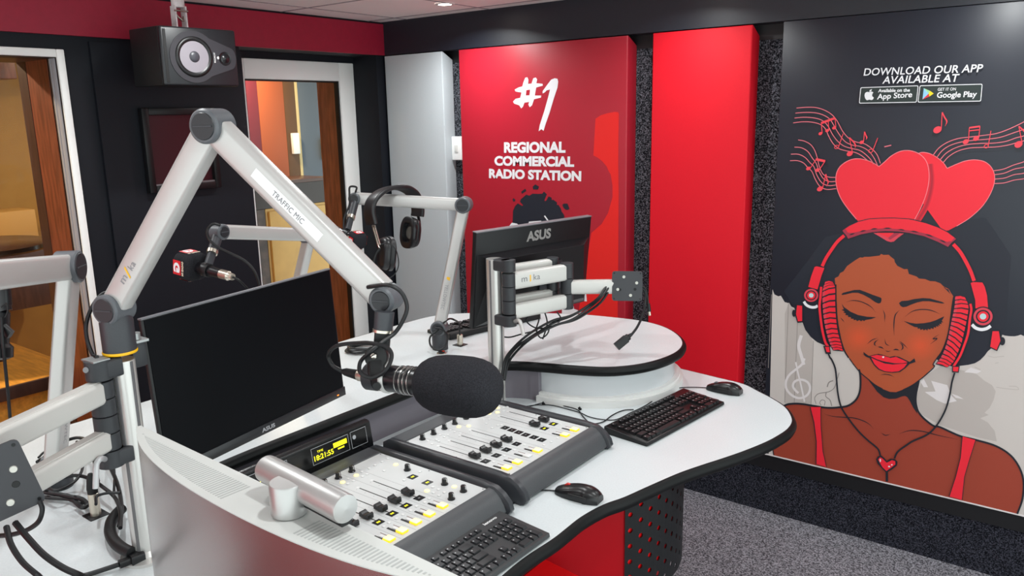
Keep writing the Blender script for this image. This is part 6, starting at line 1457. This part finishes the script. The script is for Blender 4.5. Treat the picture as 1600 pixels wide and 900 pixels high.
# ------------------------------------------------------------------ plugs, button and loose cables on the desk
def desk_plug(label, p, h, boot=True):
    t = thing('cable_plug', label, 'plug', p)
    obj('socket_plate', MB().add(rbox((p.x, p.y, p.z + 0.001), (0.040, 0.040, 0.002), 0.0008)), black, t)
    obj('plug', MB().add(lathe([(0.0105, 0), (0.0105, h * 0.55), (0.0095, h * 0.56)], 24, (p.x, p.y, p.z + 0.0015))), xlr_m, t)
    if boot: obj('boot', MB().add(lathe([(0.0100, 0), (0.0108, h * 0.12), (0.0085, h * 0.35), (0.0045, h * 0.5)], 22, (p.x, p.y, p.z + 0.0015 + h * 0.55))), black_soft, t)
    return t
pl1 = PZ(150, 805, ZTIER); desk_plug('nickel cable plug standing in a square socket by the left pole', pl1, 0.088)
pl2 = PZ(719, 539, ZTIER); desk_plug('nickel cable plug standing in a square socket beside the headphone arm', pl2, 0.066, False)
def cable(pts, r, label, group=None, m=None, cat='cable'):
    return tag(obj('cable', MB().add(tube(pts, r, 8, 6)), m or cable_m), label, cat, group)
pt2 = Vector((pl2.x, pl2.y, pl2.z + 0.036))
dd3 = dep(B3)
cable([pt2, pt2 + Vector((0, 0, 0.02)), PD(717, 505, dep(pl2)), PD(708, 499, dep(pl2) + 0.02), PD(697, 501, dd3 - 0.03), PD(690, 508, dd3 - 0.04), PD(682, 517, dd3 - 0.045), PD(672, 527, dd3 - 0.05), PD(673, 540, dd3 - 0.06), PD(684, 547, dd3 - 0.07), PD(696, 540, dd3 - 0.06), PD(699, 526, dd3 - 0.05), PD(690, 514, dd3 - 0.05), PD(680, 512, dd3 - 0.05)], 0.0034, 'cable looping from the desk plug around the foot of the headphone arm')
bp_ = PZ(690, 552, ZTIER)
t = thing('push_button', 'round black button with a red and orange cap set in the raised top', 'button', bp_)
obj('bezel', MB().add(lathe([(0.017, 0), (0.017, 0.002), (0.013, 0.004)], 26, bp_)), chrome, t)
obj('cap', MB().add(lathe([(0.0125, 0.003), (0.0125, 0.006), (0.009, 0.008)], 24, bp_)), black, t)
obj('light', MB().add(rbox((bp_.x + 0.006, bp_.y + 0.003, bp_.z + 0.008), (0.008, 0.008, 0.003), 0.001)), mat('red_orange_lens', '#e2401e', 0.3), t)
# coil behind the large microphone
cc = PZ(566, 548, ZTIER)
mb = MB()
for k in range(5):
    r0 = 0.055 - 0.004 * k; P = [(cc.x + (r0 + 0.006 * math.sin(3 * a + k)) * math.cos(a), cc.y + (r0 * 1.15 + 0.005 * math.cos(2 * a + k)) * math.sin(a), ZTIER + 0.004 + 0.005 * k * (0.5 + 0.5 * math.sin(a + k)) + 0.003) for a in (2 * math.pi * q / 18 for q in range(18))]
    mb.add(sweep(spline(P, 3, True), [(0.0032 * math.cos(2 * math.pi * q / 8), 0.0032 * math.sin(2 * math.pi * q / 8)) for q in range(8)], closed_path=True))
tag(obj('cable_coil', mb, cable_m), 'coil of black cable lying on the raised top behind the foam microphone', 'cable')
# power lead from the centre arm down to its dangling plug
dp = dep(vp_)
pw = thing('power_lead', 'black power lead hanging from the empty plate, its plug dangling over the turret', 'cable', PD(972, 540, dp - 0.08))
obj('lead', MB().add(tube([vp_ - pl_n.normalized() * 0.01 + Vector((0, 0, -0.01)), PD(1006, 453, dp + 0.01), PD(1008, 475, dp), PD(1003, 495, dp - 0.03), PD(995, 512, dp - 0.06), PD(986, 524, dp - 0.08)], 0.0042, 8)), cable_m, pw)
pa_, pb_ = PD(987, 522, dp - 0.08), PD(963, 542, dp - 0.085)
pv = (pb_ - pa_).normalized(); PLl = (pb_ - pa_).length
obj('plug', MB().add(bar(pa_ + pv * PLl * 0.35, pb_, CF, 0.020, 0.026, 0.004)).add(lathe([(0.0045, 0), (0.0065, PLl * 0.15), (0.011, PLl * 0.2), (0.011, PLl * 0.4)], 16, pa_, pv)), black, pw)
cable([vp_ - pl_n.normalized() * 0.012, PD(1007, 450, dp + 0.01), PD(1011, 462, dp + 0.01), PD(1013, 478, dp + 0.005)], 0.0034, 'short video lead beside the empty plate ending in a bright connector')
tag(obj('video_plug', MB().add(cyl(PD(1013, 474, dp), PD(1014.5, 487, dp), 0.0055, 0.006, 12), 0).add(cyl(PD(1014.5, 487, dp), PD(1015.5, 493, dp), 0.004, 0.004, 12), 1), [black, xlr_m]), 'small plug with bright tip hanging beside the empty plate', 'plug')
# bundle from the plate down to the pole foot
bund = thing('cable_bundle', 'bundle of black cables sloping from the plate arm down behind the centre pole', 'cable', PD(860, 500, dp))
e_d = dep(e1)
base = [(950, 450, dp + 0.01), (938, 466, dp), (920, 480, e_d), (895, 496, e_d - 0.02), (868, 505, e_d - 0.03), (845, 517, e_d - 0.05), (822, 531, cdp - 0.03), (805, 545, cdp + 0.0), (792, 562, cdp + 0.02), (786, 590, cdp + 0.02)]
for k in range(4):
    obj('strand', MB().add(tube([PD(x + (k - 1.5) * 1.5, y + (k - 1.5) * 2.2 + 2 * math.sin(k * 2 + i), d + 0.006 * (k % 2)) for i, (x, y, d) in enumerate(base)], 0.0040, 8)), cable_m, bund)
for i, P in enumerate(([(870, 487), (876, 497), (873, 503), (866, 502)], [(842, 483), (842, 500), (838, 516), (845, 528), (855, 522), (860, 505)], [(800, 505), (782, 512), (783, 524), (795, 527), (815, 522), (840, 516)], [(850, 484), (855, 505), (848, 530)], [(835, 487), (822, 500), (836, 512), (862, 512)])):
    obj('strand', MB().add(tube([PD(x, y, e_d - 0.03 + 0.004 * i) for x, y in P], 0.0024, 8)), cable_m, bund)
# keyboard and mouse leads on the lower desk
z = ZD + 0.003
cable([PZ(x, y, z) for x, y in ((1106, 606), (1085, 605), (1062, 606), (1045, 611), (1025, 623), (1008, 634), (985, 645), (960, 656), (938, 655), (920, 651), (907, 645), (890, 640), (860, 633), (835, 633), (812, 637))], 0.0017, 'thin lead of the mouse at the rounded desk end')
cable([PZ(x, y, z + 0.0005) for x, y in ((990, 640), (975, 641), (958, 648), (940, 660), (925, 662), (912, 652), (902, 640), (880, 634), (862, 629), (846, 630), (828, 635))], 0.0019, 'thin lead of the keyboard by the turret plinth')
for px_, py_ in ((849, 631), (906, 639)):
    p = PZ(px_, py_, ZD + 0.004); tag(obj('cable_tie', MB().add(bar(p + Vector((-0.003, 0, -0.0025)), p + Vector((0.003, 0, 0.004)), (0, 1, 0), 0.004, 0.012, 0.001)), black), 'tiny black tie on the leads near the plinth, %s' % ('closer to the pole' if px_ < 880 else 'closer to the keyboard'), 'cable tie')
cable([PZ(871, 767, z), PZ(850, 766, z), PZ(835, 769, z), PZ(818, 776, z), PZ(803, 785, z), PZ(797, 791, z)], 0.0019, 'thin lead of the red-wheeled mouse')
# cables around the left pole and plate
zt3 = ZTIER + 0.004
cable([PD(10, 823, 1.1), PD(17, 850, 1.08), PD(35, 878, 1.07), PD(60, 900, 1.06), PZ(95, 935, ZTIER + 0.02), PZ(130, 950, ZTIER + 0.006), PZ(170, 960, ZTIER + 0.006)], 0.0040, 'nearer of two thick black cables hanging below the left plate')
cable([PD(24, 817, 1.12), PD(45, 842, 1.1), PD(70, 868, 1.09), PD(100, 888, 1.09), PD(125, 899, 1.10), PZ(160, 918, ZTIER + 0.02), PZ(195, 935, ZTIER + 0.007), PZ(235, 950, ZTIER + 0.007)], 0.0046, 'farther and thicker of two black cables hanging below the left plate')
cable([PD(62, 783, 1.15), PD(66, 795, 1.15), PD(62, 812, 1.15), PD(48, 825, 1.16), PD(25, 834, 1.17), PD(-10, 838, 1.20), PZ(-40, 840, ZTIER + 0.006), PZ(-75, 850, ZTIER + 0.006)], 0.0036, 'dark blue-black cable curving left under the left plate')
kt = thing('power_lead', 'black power lead with its plug lying at the foot of the left pole', 'cable', PZ(205, 872, ZTIER))
q0_, q1_ = PZ(224, 868, ZTIER + 0.012), PZ(186, 882, ZTIER + 0.012)
obj('plug', MB().add(bar(q0_, q0_.lerp(q1_, 0.55), (0, 0, 1), 0.022, 0.026, 0.004)).add(bar(q0_.lerp(q1_, 0.5), q1_, (0, 0, 1), 0.014, 0.014, 0.004)), black, kt)
obj('lead', MB().add(tube([q1_, PZ(165, 889, ZTIER + 0.009), PZ(140, 897, ZTIER + 0.006), PZ(120, 902, ZTIER + 0.006), PZ(85, 912, ZTIER + 0.006), PZ(55, 930, ZTIER + 0.006)], 0.0046, 8)), cable_m, kt)
dB = dep(B4)
for i, (P, r, lb) in enumerate((
    ([(58, 722), (78, 708), (100, 690), (120, 684), (140, 690), (158, 708), (172, 730), (182, 752), (188, 775), (190, 800), (186, 822)], 0.0042, 'upper thick cable arching from the left plate to the pole'),
    ([(57, 748), (90, 747), (118, 743), (140, 748), (162, 762), (180, 778), (188, 800), (188, 825)], 0.0040, 'middle cable running level from the left plate to the pole'),
    ([(62, 768), (90, 772), (110, 776), (128, 780), (136, 790), (130, 793), (118, 785)], 0.0048, 'tied cable bundle end lying between plate and plug'),
    ([(58, 776), (85, 778), (108, 780), (124, 786), (134, 785)], 0.0044, 'lower cable of the tied bundle beside the left plate'),
    ([(120, 690), (129, 702), (130, 720), (126, 740), (112, 756), (90, 766), (72, 760), (62, 742)], 0.0032, 'loop of cable round the foot of the far left arm'),
    ([(146, 700), (146, 715), (150, 735), (154, 752)], 0.0030, 'thin cable dropping behind the pale lever'),
    ([(178, 725), (179, 745), (178, 768)], 0.0026, 'thin straight cable beside the left pole'),
    ([(60, 715), (72, 705), (95, 700), (125, 698), (150, 694)], 0.0026, 'thin dark cable crossing behind the lower arm bar'),
    ([(150, 788), (152, 775), (160, 772), (172, 770), (188, 770)], 0.0030, 'cable bending from the left desk plug towards the pole'))):
    cable([PZ(x, y, ZTIER + 0.03 + 0.012 * (i % 3)) if i not in (2, 3) else PZ(x, y, ZTIER + 0.01 + 0.006 * (i == 2)) for x, y in P], r, lb)
sl = [(190, 795), (182, 803), (174, 815), (172, 830), (178, 845), (190, 856), (206, 864)]
tag(obj('cable_sleeve', MB().add(tube([PZ(x, y, ZTIER + 0.022) for x, y in sl], 0.011, 12)), black_soft), 'thick black cable sleeve curling round the left pole foot', 'cable')
pa = PZ(140, 852, ZTIER)
# cable beside the left joint
cable([PV(166, 556, kl) + Vector((0, 0, 0)), PD(146, 556, ldp - 0.04), PD(136, 530, ldp - 0.04), PD(135, 505, ldp - 0.03), PD(145, 478, ldp - 0.02), PD(160, 460, ldp), PD(176, 455, ldp)], 0.0036, 'black cable bowing out beside the lower joint of the large arm')

# ------------------------------------------------------------------ neighbouring studio seen through the glass
struct('floor_2', MB().add(bx(-8.6, XW, -1.0, 7.5, -0.06, 0)), noisy(mat('orange_wood_floor', '#b87a34', 0.45), 6, 0.2, 0, 5, (1, 8, 1)))
struct('ceiling_2', MB().add(bx(-8.6, XW, -1.0, 7.5, 2.5, 2.55)), mat('neighbour_ceiling', '#8a7460', 0.7))
tanw = noisy(mat('tan_wall', '#a9803f', 0.6), 12, 0.05)
struct('wall_far_left', MB().add(bx(-6.4, -6.3, -1.0, 7.5, 0, 2.5)), tanw)
struct('wall_far_back', MB().add(bx(-8.6, XW, 7.4, 7.5, 0, 2.5)), tanw)
struct('wall_far_front', MB().add(bx(-8.6, XW, -1.0, -0.9, 0, 2.5)), tanw)
def strip(name, xa, xb, ya_px, yb_px, X, m, lab, cat, th=0.04, **k):
    """upright board in the next room between two sight lines, from height to height"""
    p, q = PX(xa, ya_px, X), PX(xb, yb_px, X)
    o = obj(name, MB().add(bx(X - th, X, p.y, q.y, q.z, p.z)), m); return tag(o, lab, cat)
org = mat('orange_painted_board', '#a4522c', 0.6); brn = mat('olive_brown_board', '#5f3f20', 0.6); gbl = mat('blue_grey_board', '#5a6470', 0.6); drd = mat('dark_red_board', '#6a1f2c', 0.6); crm = mat('cream_edge', '#d8c08a', 0.6); tancab = noisy(mat('tan_cabinet', '#d0a35c', 0.5), 8, 0.06)
X5 = -5.2
def upright(name, x0, x1, m, lab, z0, z1, X=X5, th=0.05, ref=130):
    y0, y1 = PX(x0, ref, X).y, PX(x1, ref, X).y
    return tag(obj(name, MB().add(bx(X - th, X, y0, y1, z0, z1, 0.003)), m), lab, 'wall board')
upright('wall_board', 370, 401, drd, 'dark red upright board behind the white-framed glass', 0.0, 2.45)
upright('wall_board', 401, 441.5, org, 'orange upright board behind the white-framed glass', 0.0, 2.45)
upright('wall_board', 441.5, 459.5, brn, 'olive brown upright board behind the white-framed glass', 0.0, 2.45)
upright('wall_board', 459.5, 464, crm, 'narrow cream strip left of the blue grey board', 0.0, 2.45, th=0.06)
upright('wall_board', 464, 503, gbl, 'blue grey upright board behind the white-framed glass', 0.0, 2.45)
upright('wall_board', 503, 560, brown_dk, 'dark brown upright board at the right behind the white-framed glass', 0.0, 2.45, th=0.07)
for x0, lb in ((503.5, 'left one of two cream edges on the brown board behind glass'), (512, 'right one of two cream edges on the brown board behind glass')):
    y = PX(x0, 130, X5).y; tag(obj('edge_strip', MB().add(bx(X5, X5 + 0.01, y, y + 0.022, 0.0, 2.45)), crm), lb, 'strip')
# light switches, counter, cabinet
XS = X5 + 0.001
for (xa, ya, xb, yb, m, lb) in ((453.5, 208, 466, 240, white_fr, 'small white switch beyond the white-framed glass'),):
    p, q = PX(xa, ya, XS), PX(xb, yb, XS); tag(obj('switch_box', MB().add(bx(XS, XS + 0.03, p.y, q.y, q.z, p.z, 0.004)), m), lb, 'switch')
p, q = PX(504, 217, X5 + 0.03), PX(526, 248, X5 + 0.03)
tag(obj('door_closer_box', MB().add(bx(X5, X5 + 0.045, p.y, q.y, q.z, p.z, 0.005)), mat('beige_box', '#d9bd84', 0.5)), 'beige box on the brown timber behind the white-framed glass', 'box')
XC = -4.75
p, q = PX(380, 268, XC), PX(518, 314, XC)
tag(obj('counter', MB().add(bx(XC - 0.35, XC, p.y, q.y, q.z, q.z + 0.16, 0.004), 0).add(bx(XC - 0.35, XC, p.y, q.y, q.z + 0.16, q.z + 0.185, 0.003), 1), [mat('dark_counter_front', '#33241f', 0.35), mat('dark_counter_top', '#57392f', 0.3)]), 'dark brown counter above the tan cabinet behind the white-framed glass', 'counter')
p2 = PX(413, 312, XC); q2 = PX(521, 312, XC)
t = thing('cabinet', 'tan wooden cabinet behind the white-framed glass', 'cabinet', (XC - 0.15, (p2.y + q2.y) / 2, 0.0))
obj('body', MB().add(bx(XC - 0.34, XC - 0.001, p2.y, q2.y, 0.0, q.z - 0.001, 0.004)), tancab, t)
obj('door', MB().add(bx(XC, XC + 0.018, p2.y + 0.02, q2.y - 0.01, 0.12, q.z - 0.02, 0.003)), tancab, t)
tag(obj('stone_column', MB().add(bx(XC - 0.3, XC - 0.001, PX(398, 340, XC).y, p2.y - 0.004, 0.0, q.z - 0.002)), noisy(mat('brown_stone', '#4d3c35', 0.5), 14, 0.4)), 'mottled dark column left of the tan cabinet', 'column')
# brown timber jamb on the far side of the tall opening
j0 = PX(518, 330, XW - 0.03); j1 = PX(538, 330, XW - 0.03)
struct('door_1', MB().add(bx(XW - 0.09, XW - 0.03, j0.y, j1.y + 0.02, 0.0, 2.3, 0.003), 0).add(bx(XW - 0.03, XW - 0.02, j1.y + 0.004, j1.y + 0.02, 0, 2.3), 1), [wood_dk, crm])
# behind window 1: table, wall units
tt = thing('wooden_bench', 'orange wooden bench close behind the timber-lined window', 'bench', (-5.2, 1.2, 0.0))
yb9 = PZ(88, 560, 0.66).y
obj('bench_top', MB().add(bx(-5.76, -3.98, 0.2, yb9, 0.62, 0.66, 0.006)), MATS['orange_timber'], tt)
obj('bench_edge', MB().add(bx(-3.98, -3.96, 0.2, yb9, 0.60, 0.662, 0.004)), brown_dk, tt)
obj('bench_front', MB().add(bx(-4.02, -4.00, 0.2, yb9, 0.0, 0.61)), MATS['orange_timber'], tt)
XA = -5.9
def unit(name, x0, y0_, x1, y1_, X, th, m, lab, cat):
    p, q = PX(x0, y0_, X), PX(x1, y1_, X); return tag(obj(name, MB().add(bx(X - th, X, p.y, q.y, q.z, p.z, 0.003)), m), lab, cat)
unit('timber_beam', -60, 80, 27, 123, XA, 0.2, wood_dk, 'brown timber beam at the top behind the left window', 'beam')
unit('wall_unit', -60, 338, 62, 378, XA, 0.25, mat('pale_tan_front', '#c79a58', 0.5), 'pale tan fronts low on the wall behind the left window', 'cabinet')
unit('wall_unit', -60, 398, 95, 472, -5.88, 0.3, brown_dk, 'dark brown unit behind the curved table behind the left window', 'cabinet')
tc_ = PD(-34, 384, 3.95)
tr = thing('curved_table', 'dark table with a rounded end behind the left window', 'table', (tc_.x, tc_.y, 0))
obj('table_top', MB().add(lathe([(0.30, -0.03), (0.31, -0.02), (0.31, 0.0), (0.29, 0.01)], 40, (tc_.x, tc_.y, tc_.z))), mat('dark_glossy_wood', '#3f2a20', 0.2), tr)
obj('pedestal', MB().add(lathe([(0.24, 0.0), (0.05, 0.03), (0.04, tc_.z - 0.035)], 28, (tc_.x, tc_.y, 0.0))), brown_dk, tr)
for (x, y) in ((-4.6, 1.15), (-4.9, 3.4), (-5.2, 5.6)):
    t = thing('ceiling_lamp', 'warm lamp on the ceiling of the neighbouring studio', 'lamp', (x, y, 2.49), 'neighbouring studio lamps')
    obj('lens', MB().add(lathe([(0.05, 0), (0.05, 0.006)], 28, (x, y, 2.493))), mat('warm_lamp_lens', '#ffffff', 0.4, emit='#ffd9a0', estr=12.0), t)
    ld = bpy.data.lights.new('lamp_light', 'AREA'); ld.shape = 'DISK'; ld.size = 0.12; ld.energy = 42 if y < 2 else 28; ld.color = (1.0, 0.78, 0.52)
    lo = bpy.data.objects.new('lamp_light', ld); COL.objects.link(lo); lo.location = (x, y, 2.485)
